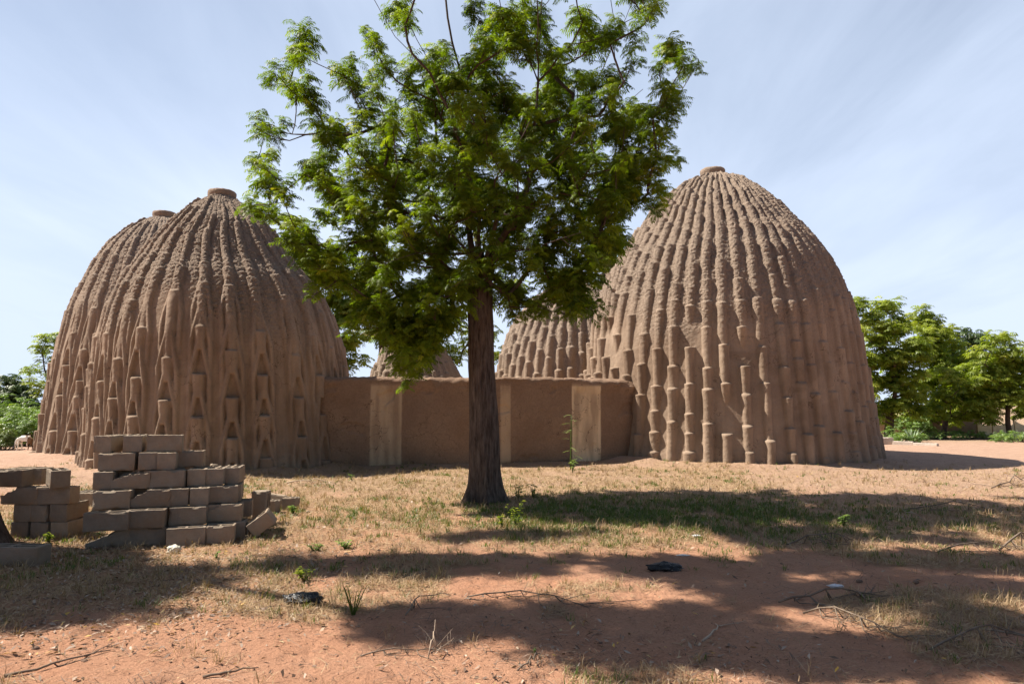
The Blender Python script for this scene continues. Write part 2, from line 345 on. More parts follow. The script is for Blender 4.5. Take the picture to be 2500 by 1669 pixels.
# ------------------------------------------------------------ mud huts
def make_hut(key, name, label, NC, style, lips_px=(), ds=.022, dense=.022, seed=1, z0=-.12):
    H = HUTS[key]; tab = H['tab']; r_ = np.random.default_rng(seed)
    zt = np.array([t[0] for t in tab]); Rt = np.array([t[1] for t in tab]); Xt = np.array([t[2] for t in tab])
    if zt[0] > z0: zt = np.r_[z0, zt]; Rt = np.r_[Rt[0]+.03, Rt]; Xt = np.r_[Xt[0], Xt]
    # resample the profile by arc length, smoothed
    tt = np.linspace(0, 1, 2000); cum = np.r_[0, np.cumsum(np.hypot(np.diff(zt), np.diff(Rt)))]
    L = cum[-1]; zz = np.interp(tt*L, cum, zt); RR = np.interp(tt*L, cum, Rt); XX = np.interp(tt*L, cum, Xt)
    ker = np.hanning(141); ker /= ker.sum()
    def sm(a):
        p = np.concatenate([2*a[0]-a[70:0:-1], a, 2*a[-1]-a[-2:-72:-1]]); return np.convolve(p, ker, 'valid')
    zz, RR, XX = sm(zz), sm(RR)-.05, sm(XX)
    ns = int(L/ds); s = np.linspace(0, L, ns); z = np.interp(s, tt*L, zz); R = np.maximum(np.interp(s, tt*L, RR), .05); X = np.interp(s, tt*L, XX)
    dz, dR = np.gradient(z, s), np.gradient(R, s); nl = np.hypot(dz, dR); nr, nz_ = dz/nl, -dR/nl
    # angles, dense on the side towards the camera
    th0 = atan2(-H['Y'], -H['X'])
    nd = int(H['R']*radians(250)/dense)
    th = np.concatenate([np.linspace(-radians(125), radians(125), nd, endpoint=False), np.linspace(radians(125), 2*pi-radians(125), 120, endpoint=False)])
    # lips: find which column and height each measured one stands at
    meas = []
    for px, py in lips_px:
        o = Vector((0,0,CAM_H)); d = (P(px, py, 10)-o).normalized()
        for t in np.arange(H['Y']-6, H['Y']+8, .02):
            q = o+d*t
            if q.z < z[0] or q.z > z[-1]: continue
            i = min(np.searchsorted(z, q.z), ns-1)
            if math.hypot(q.x-X[i], q.y-H['Y']) < R[i]+.08:
                meas.append(((atan2(q.y-H['Y'], q.x-X[i])-th0+pi) % (2*pi)-pi, s[i])); break
    # the number of columns and their phase that fit the measured lips best
    if meas:
        an = np.array([m_[0] for m_ in meas]); best = (9, NC, 0)
        for n_ in (range(NC-8, NC+9) if style == 'tube' else range(NC-6, NC+7, 2)):
            sp_ = 2*pi/n_*(1 if style == 'tube' else 2)
            for ph in np.linspace(0, sp_, 24, endpoint=False):
                if style == 'vee':   # neighbouring lip columns are half a row apart
                    pass
                e = np.abs((an-ph+sp_/2) % sp_-sp_/2).mean()/sp_
                if e < best[0]: best = (e, n_, ph)
        NC = best[1]; th0 = th0+best[2]; meas = [((m_[0]-best[2]+pi) % (2*pi)-pi, m_[1]) for m_ in meas]; print(key, 'columns', best)
        th = th-best[2]
    cols = [[] for _ in range(NC)]; dth = 2*pi/NC
    for a_, s_ in meas:
        k_c = 1 if style == 'tube' else 2
        c = int(round(a_/(dth*k_c)))*k_c; cols[c % NC].append((s_, a_-c*dth))
    for c in range(NC):
        if cols[c]:
            md = float(np.median([v[1] for v in cols[c]])); cols[c] = [(v[0], .8*md+.2*v[1]) for v in cols[c]]
    smax = L-.25
    lipcols = range(NC) if style == 'tube' else range(0, NC, 2)
    if style == 'vee':   # measured lips snap to the even columns
        for c in range(1, NC, 2):
            for (sv, off) in cols[c]:
                k = 1 if off > 0 else -1
                cols[(c+k) % NC].append((sv, off-k*dth))
            cols[c] = []
    for c in lipcols:
        have = sorted(v[0] for v in cols[c]); keep = []
        for v in have:
            if not keep or v-keep[-1] > .68: keep.append(v)
        step = (.98, .66) if style == 'tube' else (1.12, .8)
        ph = ((c if style == 'tube' else c//2) % 2)*.5
        seq = []; v = .35+ph*step[0]+r_.uniform(-.12, .12)
        while v < smax:
            seq.append(v); f = v/L
            v += (step[0]*(1-f)+step[1]*f)*r_.uniform(.85, 1.15)
        out = list(keep)
        for v in seq:
            if all(abs(v-k) > (.66 if f < .6 else .45) for k in out): out.append(v)
        offs = dict((round(a, 4), b_) for a, b_ in cols[c]); dfl = .8*float(np.median([b_ for a, b_ in cols[c]])) if cols[c] else 0
        cols[c] = sorted((v, offs.get(round(v, 4), dfl)) for v in out)
    TH, S = np.meshgrid(th, s); hgt = np.zeros_like(TH); rr2 = np.broadcast_to(R[:,None], TH.shape)
    up = S/L
    wob = .012*fbm(TH*9, S*2.2, 4.0+seed, 3)
    c0 = np.round(TH/dth); u = (TH-c0*dth)/dth
    rib_f = smooth01(up, .28, .55) if style == 'tube' else smooth01(up, .42, .62)
    hgt += rib_f*.034*np.minimum(1, rr2/1.2)*(np.sqrt(np.clip(1-(u/.5)**2, 0, 1)))
    thA = th
    def band(sa, sb): return slice(max(0, int(sa/L*(ns-1))), min(ns, int(sb/L*(ns-1))+2))
    def cols_in(c, w_):   # indices of angle samples within w_ of angle c
        d = (thA-c+pi) % (2*pi)-pi; return np.where(np.abs(d) < w_)[0]
    for c in lipcols:
        ls = cols[c]
        for i, (sv, off) in enumerate(ls):
            f = sv/L; below = ls[i-1][0] if i > 0 else -.2
            prot = (.205*(1-f)+.145*f)*r_.uniform(.85, 1.2)*min(1, np.interp(sv, s, R)/1.7+.15)
            if style == 'vee': prot = (.215*(1-f)+.085*f)*r_.uniform(.85, 1.15)
            Rl = np.interp(sv, s, R); wd = min(.135 if style == 'tube' else .15, .5*dth*Rl*(1.0 if style == 'tube' or f > .55 else 1.6))*r_.uniform(.88, 1.1)
            gap = sv-below; Ln = gap if style == 'tube' else min(gap, .52 if f < .5 else gap)
            iso = style == 'tube' and r_.random() < .10 and f < .5 and ((c*dth+off+pi) % (2*pi))-pi < .2
            if iso: Ln = min(gap, .55)
            sl_ = band(sv-Ln, sv+.01); js = cols_in(c*dth+off, wd/max(Rl, .3)*1.4)
            if len(js) < 2: continue
            D = (thA[js]-(c*dth+off)+pi) % (2*pi)-pi
            vv = np.clip((sv-s[sl_])/Ln, 0, 1)[:,None]; inside = (s[sl_] <= sv+.004*r_.uniform(-1,1))[:,None]
            Rloc = R[sl_][:,None]; wv = wd*(1-.22*vv-(.5*vv**2 if iso else 0))+wob[sl_][:,js]
            uu = D[None,:]*Rloc/np.maximum(wv, .02)
            cs = np.sqrt(np.clip(1-np.abs(uu)**2.2, 0, 1))
            tail = (.40+.28*smooth01(((c*dth+off+pi) % (2*pi))-pi, 0, .7)) if style == 'tube' else .72
            if iso: tail = 0
            dside = ((c*dth+off+pi) % (2*pi))-pi; pr2 = prot*(1-(.34 if style == 'tube' else .12)*smooth01(dside, .1, .9))
            am = pr2*(tail+(1-tail)*(1-vv)**1.15)*(1+.10*np.exp(-(vv*Ln/.05)**2))
            am = am*(.66+.34*smooth01(vv*Ln, -.01, .055))
            hgt[sl_][:,js] = 0 if False else hgt[sl_][:,js]
            sub = hgt[sl_.start:sl_.stop, js]
            hgt[sl_.start:sl_.stop, js] = np.maximum(sub, am*cs*inside)
            if style == 'vee' and f < .66:
                for sg in (-1, 1):   # two legs part below the tube and run to the next rows
                    leg = r_.uniform(1.9, 2.5); s1 = sv-Ln*.55; sl2 = band(s1-leg, s1)
                    t_ = np.clip((s1-s[sl2])/leg, 0, 1); cen = (c*dth+off)+sg*dth*(.10+.54*(.75*np.clip(t_/.44, 0, 1)+.25*smooth01(t_, .0, .44))-.08*t_)
                    js2 = cols_in(c*dth+off+sg*dth*.5, dth*1.3)
                    D2 = ((thA[js2][None,:]-cen[:,None]+pi) % (2*pi)-pi)*R[sl2][:,None]
                    wv2 = (.060+.010*t_)[:,None]+.4*wob[sl2][:,js2]
                    cs2 = np.sqrt(np.clip(1-(D2/wv2)**2, 0, 1))
                    am2 = (.60*pr2+.020)*(smooth01(t_, -.05, .05))*(1-.85*t_**2.2)
                    sub = hgt[sl2.start:sl2.stop, js2]
                    hgt[sl2.start:sl2.stop, js2] = np.maximum(sub, am2[:,None]*cs2)
    # the feet spread a little and melt into the ground
    hgt += .05*smooth01(-S, -.35, 0)
    px_, py_, pz_ = rr2*np.cos(TH), rr2*np.sin(TH), np.broadcast_to(z[:,None], TH.shape)
    rf = smooth01(up+.12*fbm(px_*.8, py_*.8, pz_*.8, 3), .30, .55) if style == 'tube' else smooth01(up+.16*fbm(px_*.8, py_*.8, pz_*.8, 3), .40, .62)
    hgt += .018*fbm(px_*1.3, py_*1.3, pz_*1.3, 3)+.006*fbm(px_*9, py_*9, pz_*9, 3)
    rough = fbm(px_*17, py_*17, pz_*19, 3, .75)
    hgt += rf*.042*rough+(1-rf)*.0035*rough
    A = TH+th0
    rad = rr2+hgt*nr[:,None]
    Vx = X[:,None]+rad*np.cos(A); Vy = H['Y']+rad*np.sin(A); Vz = z[:,None]+hgt*nz_[:,None]
    V = np.stack([Vx, Vy, Vz], -1).reshape(-1,3); m_ = len(th)
    i = (np.arange(ns-1)[:,None]*m_); j = np.arange(m_)[None,:]; k = (j+1) % m_
    Q = np.stack([i+j, i+k, i+m_+k, i+m_+j], -1).reshape(-1,4)
    root = empty(name, (H['X'], H['Y'], 0)); tag(root, label, 'mud hut', 'domed mud huts with ribbed walls')
    stepf = hgt[:-1]-hgt[1:]; stepf = np.maximum(stepf, np.roll(stepf, -1, axis=1)); flat = (stepf > .030).ravel()
    build('dome', V, Q, M['mud'], root, ~flat, {'tint': (rf*.85).ravel()})
    # rim round the smoke hole
    Rc, zc_, Xc = R[-1]+.04, z[-1]+(.0 if key == 'left' else .07), X[-1]
    mb = MB(); n = 64; t = np.linspace(0, 2*pi, n, endpoint=False)
    rings = [(Rc+.02, -.26), (Rc+.03, -.04), (Rc+.045, -.01), (Rc+.05, .07), (Rc+.02, .115), (Rc-.10, .12), (Rc-.14, .09), (Rc-.15, -.15), (.01, -.16)]
    vs = []
    for rr_, dz_ in rings:
        q = rr_+.012*fbm(np.cos(t)*4, np.sin(t)*4, dz_*10, 3)*(rr_ > .1); vs.append(np.stack([Xc+q*np.cos(t), H['Y']+q*np.sin(t), zc_+dz_+.015*fbm(np.cos(t)*3, np.sin(t)*3, 2+dz_, 3)], -1))
    i = np.arange(len(rings)-1)[:,None]*n; j = np.arange(n)[None,:]; k = (j+1) % n
    mb.add(np.concatenate(vs), np.stack([i+j, i+k, i+n+k, i+n+j], -1).reshape(-1,4))
    rim = mb.build('smoke_hole_rim', M['mud'], root, True, True)
    return root
def zc3(L): return [(1350+x/1.96, 380+y/1.96) for x, y in L]
def zc2(L): return [(80+x/2.091, 430+y/2.091) for x, y in L]
LR = zc3([(268,775),(232,875),(193,968),(255,968),(300,858),(372,762),(345,660),(290,1020),(215,1040),(355,932),(430,855),(412,1000),(412,1143),(515,740),(497,925),(490,1100),(475,1325),
 (575,820),(578,992),(570,1118),(560,1277),(652,722),(653,915),(652,1090),(650,1328),(735,818),(740,997),(740,1118),(742,1282),(735,595),(800,705),(820,902),(838,1090),(836,1335),(903,818),
 (925,1005),(932,1145),(935,1297),(880,592),(962,680),(1003,913),(1022,1088),(1045,1368),(1035,572),(1088,808),(1110,1010),(1130,1155),(1138,1305),(1130,698),(1165,888),(1197,1090),(1160,580),
 (1215,807),(1240,1000),(1262,1140),(1225,1335),(1285,890),(1310,1090),(1280,1295),(1325,825),(1355,995),(1365,1130),(1350,1330),(1390,920),(1410,1085),(1388,1290),(1440,990),(1455,1135),
 (1440,1325),(1480,1090),(1475,1275),(1520,1290),(935,485),(1070,490),(1180,495),(980,400),(1090,403),(1160,400),(800,500),(795,335),(855,395),(720,415),(590,618),(540,545),(470,640),(695,520),(430,555),(620,435),(510,445)])
LL = zc2([(1010,565),(885,445),(730,590),(515,635),(855,770),(563,780),(1160,795),(385,805),(1015,888),(1330,915),(685,925),(440,935),(1285,615),(1420,810),(340,1050),(530,1030),(830,1010),
 (1170,1018),(1470,1018),(305,955),(410,1135),(660,1140),(825,1230),(1015,1130),(510,1228),(1355,1133),(1185,1225),(1015,1338),(1480,1220),(640,1330),(400,1330),(330,1235),(635,470),(1115,440),
 (1000,315),(1155,345),(800,300),(930,200)])
LB = zc2([(205,1125),(160,1025),(270,1020),(145,1225),(120,1125),(250,1215),(185,1300),(90,1300),(240,890),(215,800),(315,780),(110,930)])
make_hut('right', 'mud_hut', 'tall domed mud hut at the right end of the wall, studded with staggered half-round pegs', 56, 'tube', LR, seed=3)
make_hut('left', 'mud_hut', 'domed mud hut behind the big block pile, its legs forming upside-down V shapes', 56, 'vee', LL, seed=5)
make_hut('rear', 'mud_hut', 'domed mud hut farthest left, half hidden behind the nearer hut, goat grazing beside it', 56, 'vee', LB, ds=.03, dense=.03, seed=8)
make_hut('middle', 'mud_hut', 'mud hut behind the wall beside the tall right hut, its top under the tree', 44, 'tube', (), ds=.04, dense=.04, seed=11)
make_hut('small', 'mud_hut', 'smallest mud hut, only its top showing over the wall left of the trunk', 34, 'tube', (), ds=.05, dense=.05, seed=13)
# ------------------------------------------------------------ wall between the huts
wall_pts = [(690,1144),(800,1143),(920,1140),(1060,1139),(1200,1139),(1400,1135),(1480,1133),(1552,1130),(1640,1118)]
wp = np.array([[*G(x, y)[:2]] for x, y in wall_pts])
cum = np.r_[0, np.cumsum(np.hypot(*np.diff(wp, axis=0).T))]; nL = 420
u = np.linspace(0, cum[-1], nL); cx_, cy_ = np.interp(u, cum, wp[:,0]), np.interp(u, cum, wp[:,1])
k_ = np.hanning(61); k_ /= k_.sum(); e = 30
cx2 = np.convolve(np.r_[2*cx_[0]-cx_[e:0:-1], cx_, 2*cx_[-1]-cx_[-2:-e-2:-1]], k_, 'valid'); cy2 = np.convolve(np.r_[2*cy_[0]-cy_[e:0:-1], cy_, 2*cy_[-1]-cy_[-2:-e-2:-1]], k_, 'valid')
WH = 2.17; TH_ = .36
sec = [(0, z) for z in np.linspace(-.12, WH-.13, 84)]+[(.04*(1-cos(a)), WH-.13+.10*sin(a)) for a in np.linspace(.3, 1.4, 4)]
sec += [(v, WH+.02*sin(v/TH_*pi)) for v in np.linspace(.06, TH_-.06, 10)]+[(TH_-.01, WH-.08)]+[(TH_, z) for z in np.linspace(WH-.2, -.12, 10)]
sec = np.array(sec); m_ = len(sec)
tx, ty = np.gradient(cx2), np.gradient(cy2); tl = np.hypot(tx, ty); nxn, nyn = -ty/tl, tx/tl     # points away from the camera
PX, PYz = u[:,None]+0*sec[None,:,0], 0*u[:,None]+sec[None,:,1]
off = sec[None,:,0]+0*u[:,None]
n_big = fbm(PX*.9, PYz*.9, 2.0, 3); n_f = fbm(PX*6, PYz*6, 5.0, 4)
front = (off < .05)
lump = smooth01(PYz, WH-.40, WH-.16)*.20*np.clip(.25+1.3*fbm(PX*1.0, PYz*1.6, 9, 4), 0, 1)*front
disp = -(.07*n_big+.010*n_f+lump)*front+(.01*n_f)*(~front)
# scar where plaster fell off, and a bulge
disp += .03*smooth01(fbm(PX*1.7, PYz*2.1, 31, 3), .36, .44)*front
topz = (PYz > WH-.15)*(.075*fbm(PX*.9, off*2, 3, 3)+.03*fbm(PX*8, off*8, 4, 4))
VX = cx2[:,None]+nxn[:,None]*(off+disp); VY = cy2[:,None]+nyn[:,None]*(off+disp); VZ = PYz+topz
# pale strips: grazing sun on the wall face put into the colour
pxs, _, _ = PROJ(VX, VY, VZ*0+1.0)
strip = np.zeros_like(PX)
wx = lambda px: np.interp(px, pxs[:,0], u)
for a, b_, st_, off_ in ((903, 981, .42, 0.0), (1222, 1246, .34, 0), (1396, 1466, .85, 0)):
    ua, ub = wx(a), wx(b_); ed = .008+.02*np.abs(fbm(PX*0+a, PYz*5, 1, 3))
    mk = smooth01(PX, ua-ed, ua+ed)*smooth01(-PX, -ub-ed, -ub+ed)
    patchy = .35+.65*smooth01(fbm(PX*9, PYz*1.3, 3+a, 4), -.45, .35)
    strip = np.maximum(strip, st_*mk*patchy*front*smooth01(-PYz, -WH+.12, -WH+.2))
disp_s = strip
m, nt, b = newmat('wall_mud', .95, .1)
n1 = noise_node(nt, 1.1, 5); r = ramp(nt, n1.outputs[0], [(.3,(.215,.138,.093)), (.7,(.29,.195,.135))])
n2 = noise_node(nt, 24, 7, .75); rf = ramp(nt, n2.outputs[0], [(.3,(.72,.72,.72)), (.55,(1,1,1)), (.8,(1.15,1.15,1.15))]); c = mixc(nt, 1.0, r.outputs[0], rf.outputs[0], 'MULTIPLY')
at = N(nt, 'ShaderNodeAttribute', attribute_name='tint'); c = mixc(nt, at.outputs['Fac'], c, (.78,.60,.40))  # tint lightens the strips to stand for sunlight
tcn = N(nt, 'ShaderNodeTexCoord'); nz = noise_node(nt, 1.6, 5); ad = N(nt, 'ShaderNodeVectorMath', op='ADD'); nt.links.new(tcn.outputs['Object'], ad.inputs[0]); nt.links.new(nz.outputs['Color'], ad.inputs[1])
vo = N(nt, 'ShaderNodeTexVoronoi', feature='DISTANCE_TO_EDGE'); vo.inputs['Scale'].default_value = 1.5; nt.links.new(ad.outputs[0], vo.inputs['Vector'])
rc = ramp(nt, vo.outputs[0], [(0,(1,1,1)), (.010,(0,0,0))]); msk = noise_node(nt, 1.1, 2); rm = ramp(nt, msk.outputs[0], [(.48,(0,0,0)), (.55,(1,1,1))])
cr = N(nt, 'ShaderNodeMath', op='MULTIPLY'); nt.links.new(rc.outputs[0], cr.inputs[0]); nt.links.new(rm.outputs[0], cr.inputs[1]); c = mixc(nt, cr.outputs[0], c, (.09,.055,.04))
nt.links.new(c, b.inputs['Base Color']); p = bump(nt, b, n2.outputs[0], .02, .8); nb2 = noise_node(nt, 6, 5); bump(nt, b, nb2.outputs[0], .05, .5, p)
V = np.stack([VX, VY, VZ], -1).reshape(-1,3); i = np.arange(nL-1)[:,None]*m_; j = np.arange(m_-1)[None,:]
Q = np.stack([i+j, i+m_+j, i+m_+j+1, i+j+1], -1).reshape(-1,4)
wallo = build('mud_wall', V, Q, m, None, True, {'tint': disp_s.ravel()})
tag(wallo, 'low brown mud wall with pale vertical strips, joining the two large huts', 'wall')
# ------------------------------------------------------------ foliage
def leaf_templates(K, npair, length, ll, lw, seed):
    """pinnate leaves arching out and drooping; each a set of quads (n,4,3)"""
    r = np.random.default_rng(seed); out = []
    for k in range(K):
        e0, e1 = radians(r.uniform(5, 60)), radians(r.uniform(-75, -15))
        t = np.linspace(0, 1, npair+1); el = e0+(e1-e0)*t**.9
        step = length/npair; x = np.r_[0, np.cumsum(np.cos(el[:-1])*step)]; z = np.r_[0, np.cumsum(np.sin(el[:-1])*step)]
        yc = .08*length*r.uniform(-1, 1)*t**2; q = []
        for i in range(1, npair+1):
            base = np.array([x[i], yc[i], z[i]]); fw = np.array([cos(el[i]), 0, sin(el[i])]); upv = np.array([-sin(el[i]), 0, cos(el[i])])
            sides = (-1, 1) if i < npair else (-1, 1, 0)
            for sd in sides:
                L = ll*(.65+.5*sin(pi*min(1, i/npair*.9)))*r.uniform(.85, 1.1)
                if sd: v = np.array([0, sd*.8, 0])+fw*r.uniform(.25, .6)+np.array([0, 0, -r.uniform(.15, .75)])
                else: v = fw
                v /= np.linalg.norm(v); wv = np.cross(v, upv+.3*r.normal(size=3)); wv /= np.linalg.norm(wv)
                mid = base+v*L*.42+upv*L*.05
                q.append([base, mid+wv*lw*.5, base+v*L+np.array([0,0,-L*.12]), mid-wv*lw*.5])
        # the rachis as a thin sliver
        s_ = np.array([0, lw*.10, 0])
        for i in range(0, npair, 3):
            j = min(npair, i+3); a = np.array([x[i], yc[i], z[i]]); b_ = np.array([x[j], yc[j], z[j]]); q.append([a-s_, b_-s_, b_+s_, a+s_])
        out.append(np.array(q))
    return out
TPL = leaf_templates(14, 9, .36, .108, .028, 3)
TPL_MED = leaf_templates(10, 6, .5, .17, .055, 4)
TPL_FAR = leaf_templates(8, 4, .55, .26, .11, 5)
def foliage(tufts, tpl, nleaf, mat, name, parent, seed=1, tint_fn=None):
    """tufts: (x,y,z,r). leaves spring from a short upright shoot in each tuft"""
    r = np.random.default_rng(seed); allq = []; allt = []
    K = len(tpl)
    for (x, y, z, rad) in tufts:
        n = max(5, int(nleaf*r.uniform(.8, 1.2)*min(1.6, (rad/.3)**1.2 if rad > .3 else 1)))
        base_t = r.uniform(.12, .62); ax = r.normal(size=2)*.25
        for i in range(n):
            f = r.random(); q = tpl[r.integers(K)]
            ph = r.uniform(0, 2*pi); sc = rad/.36*r.uniform(.65, 1.12)*(1-.25*f)
            c, s_ = cos(ph), sin(ph); tl = r.uniform(-.25, .25)
            R = np.array([[c, -s_, 0], [s_, c, 0], [0, 0, 1.0]])@np.array([[1,0,0],[0,cos(tl),-sin(tl)],[0,sin(tl),cos(tl)]])
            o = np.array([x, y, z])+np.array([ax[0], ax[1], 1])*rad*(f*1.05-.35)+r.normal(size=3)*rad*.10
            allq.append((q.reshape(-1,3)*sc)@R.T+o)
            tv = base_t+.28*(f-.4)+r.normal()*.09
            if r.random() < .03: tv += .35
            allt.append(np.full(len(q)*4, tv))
    V = np.concatenate(allq); T = np.clip(np.concatenate(allt), 0, 1)
    Q = np.arange(len(V)).reshape(-1,4)
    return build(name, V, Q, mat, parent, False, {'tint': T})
def skeleton(root_nodes, tufts, mb_big, mb_twig, tip_r=.006, seed=2, sag=.12, expo=2.3, rmax=None):
    """grow branches from given limbs to every tuft; thickness from what each branch carries"""
    r = np.random.default_rng(seed)
    nodes = [np.array(p, float) for p in root_nodes['pts']]; parent = list(root_nodes['parent'])
    fork = nodes[root_nodes['fork']]
    tip = []; order = sorted(range(len(tufts)), key=lambda i: np.linalg.norm(np.array(tufts[i][:3])-fork))
    for i in order:
        t = np.array(tufts[i][:3]); P_ = np.array(nodes); d = np.linalg.norm(P_-t, axis=1)
        df = np.linalg.norm(P_-fork, axis=1); dt = np.linalg.norm(t-fork)
        pen = np.where(df > dt*.93, 3.0, 0)+np.where(np.arange(len(P_)) < root_nodes['first'], 4.0, 0)+np.clip(P_[:,2]-t[2], 0, 9)*.5
        b_ = int(np.argmin(d+pen)); a = nodes[b_]; L = d[b_]; n = max(2, int(L/.22)); pv = b_
        mid = (a+t)/2+r.normal(size=3)*L*.07+np.array([0, 0, -sag*L])
        for k in range(1, n+1):
            u_ = k/n; q = (1-u_)**2*a+2*u_*(1-u_)*mid+u_*u_*t; nodes.append(q); parent.append(pv); pv = len(nodes)-1
        tip.append(pv)
    W = np.zeros(len(nodes))
    for t in tip: W[t] += tip_r**expo
    for i in range(len(nodes)-1, 0, -1):
        if W[i] == 0: W[i] = (tip_r*.8)**expo
        W[parent[i]] += W[i]*1.015
    rad = W**(1/expo)
    if rmax: rad = np.minimum(rad, rmax)
    kids = {}
    for i, p in enumerate(parent):
        if p >= 0: kids.setdefault(p, []).append(i)
    # chains
    stack = [(root_nodes['start'], None)]
    while stack:
        n0, pr = stack.pop(); chain = [n0] if pr is None else [pr, n0]; cur = n0
        while cur in kids:
            ks = sorted(kids[cur], key=lambda k: -rad[k])
            for k in ks[1:]: stack.append((k, cur))
            cur = ks[0]; chain.append(cur)
        if len(chain) < 2: continue
        pts = np.array([nodes[c] for c in chain]); rr = np.array([rad[c] for c in chain])
        if pr is not None: rr[0] = min(rr[0], rr[1]*1.25)
        big = rr.max() > .03
        (mb_big if big else mb_twig).tube(pts, rr, 8 if big else 4, True, a=.5)
    return nodes, parent, rad
def rand_unit(n):
    v = rng.normal(size=(n,3)); return v/np.linalg.norm(v, axis=1)[:,None]
# ------------------------------------------------------------ main neem tree
TB = G(1187, 1226); TY = TB.y; TZ = gz(TB.x, TB.y)
main = empty('neem_tree', (TB.x, TB.y, 0)); tag(main, 'large green neem tree with a thick dark trunk standing in front of the mud wall', 'tree')
r0 = np.random.default_rng(42)
tufts = []
def tuft_at(px, py, r_px, dy=None):
    Y = TY+(dy if dy is not None else r0.uniform(-.9, .9)); p = P(px, py, Y); tufts.append((p.x, p.y, p.z, r_px/F*Y*.92))
OUT = [(749,100,50),(742,140,42),(676,182,40),(705,215,38),(752,215,50),(770,262,42),(644,305,40),(660,338,34),(698,303,24),(637,405,42),(650,450,50),(690,470,44),(620,500,42),(655,525,40),
 (841,185,50),(868,215,42),(899,86,26),(918,120,38),(935,160,40),(972,22,46),(1000,60,40),(899,277,48),(787,325,45),(820,345,50),(778,414,50),(745,425,36),(803,462,48),
 (1020,166,48),(1090,137,42),(1060,190,50),(1228,48,60),(1190,90,50),(1275,73,50),(1160,40,40),(1310,30,44),(1330,80,36),(1429,60,55),(1440,110,50),(1475,90,36),(1578,25,48),(1560,70,42),(1508,64,38),(1490,110,32),(1365,137,44),(1350,175,46),
 (1642,135,52),(1668,160,40),(1610,175,36),(1540,165,24),(1642,249,42),(1620,225,40),(1594,290,52),(1640,300,36),(1610,345,44),(1626,390,42),(1590,400,44),(1600,455,44),(1615,485,36),(1508,456,46),(1545,490,38),
 (745,612,48),(720,590,38),(770,640,42),(811,665,48),(785,690,36),(850,690,44),(1323,648,56),(1350,700,48),(1385,739,46),(1427,755,42),(1415,720,42),(1488,600,50),(1468,528,56),(1447,665,46),(1500,560,40),(1380,690,44),
 (993,842,50),(960,815,44),(1034,865,48),(1010,885,36),(1060,830,44),(902,731,46),(880,770,40),(930,770,46),(1085,790,46),(980,862,40),(1015,850,44),(1050,850,40),(1000,885,34),(960,792,46),(1010,780,48),(1060,795,46),(1000,815,44),(940,830,40),(1240,720,46),(1280,740,44),(1310,745,36),(1100,700,50)]
for x, y, r in OUT:
    tuft_at(x, y, r*1.12); tuft_at(x+r0.normal()*16, y+r0.normal()*18+8, r*.95)
    if y > 560: tuft_at(x+r0.normal()*22, y+r0.normal()*18-6, r); tuft_at(x+r0.normal()*22, y+r0.normal()*22-20, r)
MASS = [(1000,240,100,15),(1130,260,150,28),(900,380,95,16),(1040,440,170,52),(1250,230,140,24),(1400,300,150,34),(1250,430,200,76),(1470,400,120,34),(1150,600,160,56),(950,540,110,28),(820,430,60,7),
 (1340,590,130,40),(1440,520,90,18),(980,690,90,22),(880,620,60,9),(1060,720,80,16),(1230,120,90,8),(1450,210,70,6),(1550,300,70,11),(1540,430,70,11),(860,520,70,10),(1160,370,190,40),
 (1150,-110,150,16),(1350,-90,150,16),(1010,-60,60,5),(1540,-70,70,6),(1240,-230,160,12)]
for x, y, rr, n in MASS:
    for _ in range(int(n*.82)):
        a, q = r0.uniform(0, 2*pi), sqrt(r0.random())
        dpt = min(2.7, rr/F*TY*2.0+.5); dy = r0.uniform(-1, 1)*dpt*sqrt(max(.05, 1-.7*q*q))
        tuft_at(x+cos(a)*rr*q, y+sin(a)*rr*q*.95, r0.uniform(38, 54), dy)
# trunk and limbs
fz = P(1172, 690, TY).z
trunk_c = [G(1187,1226)[:2], P(1184,1150,TY)[:2], P(1180,1000,TY)[:2], P(1175,850,TY)[:2], P(1172,740,TY)[:2], P(1172,680,TY)[:2]]
tz = [TZ-.15, P(0,1150,TY).z, P(0,1000,TY).z, P(0,850,TY).z, P(0,740,TY).z, P(0,680,TY).z]
tn = 90; zz_ = np.linspace(tz[0], tz[-1], tn); tx_ = np.interp(zz_, tz, [c[0] for c in trunk_c]); ty_ = np.interp(zz_, tz, [TY]*6)
hw = np.interp(zz_, [TZ-.1, TZ+.05, TZ+.25, TZ+.6, 1.4, 2.4, 3.2, tz[-1]], [.345, .31, .268, .245, .226, .205, .205, .20])
na = 96; aa = np.linspace(0, 2*pi, na, endpoint=False)
AA, ZZ = np.meshgrid(aa, zz_)
but = 1+.24*np.exp(-(ZZ-TZ)/.25)*np.cos(AA*5+.8)+.05*fbm(np.cos(AA)*2, np.sin(AA)*2, ZZ*2.2, 3)+.10*np.exp(-(ZZ-TZ)/.5)*np.cos(AA*3+2)
fur = .012*fbm(np.cos(AA)*7, np.sin(AA)*7, ZZ*.9, 4)+.010*fbm(np.cos(AA)*16, np.sin(AA)*16, ZZ*2.2, 3)
RD = hw[:,None]*but+fur
V = np.stack([tx_[:,None]+RD*np.cos(AA), ty_[:,None]+RD*np.sin(AA), ZZ], -1).reshape(-1,3)
i = np.arange(tn-1)[:,None]*na; j = np.arange(na)[None,:]; k = (j+1) % na
m, nt, b = newmat('neem_bark', .95, .1)
tcn = N(nt, 'ShaderNodeTexCoord'); mp_ = N(nt, 'ShaderNodeMapping'); nt.links.new(tcn.outputs['Object'], mp_.inputs[0]); mp_.inputs['Scale'].default_value = (1, 1, .14)
nb = N(nt, 'ShaderNodeTexNoise'); nt.links.new(mp_.outputs[0], nb.inputs['Vector']); nb.inputs['Scale'].default_value = 26; nb.inputs['Detail'].default_value = 6; nb.inputs['Roughness'].default_value = .7
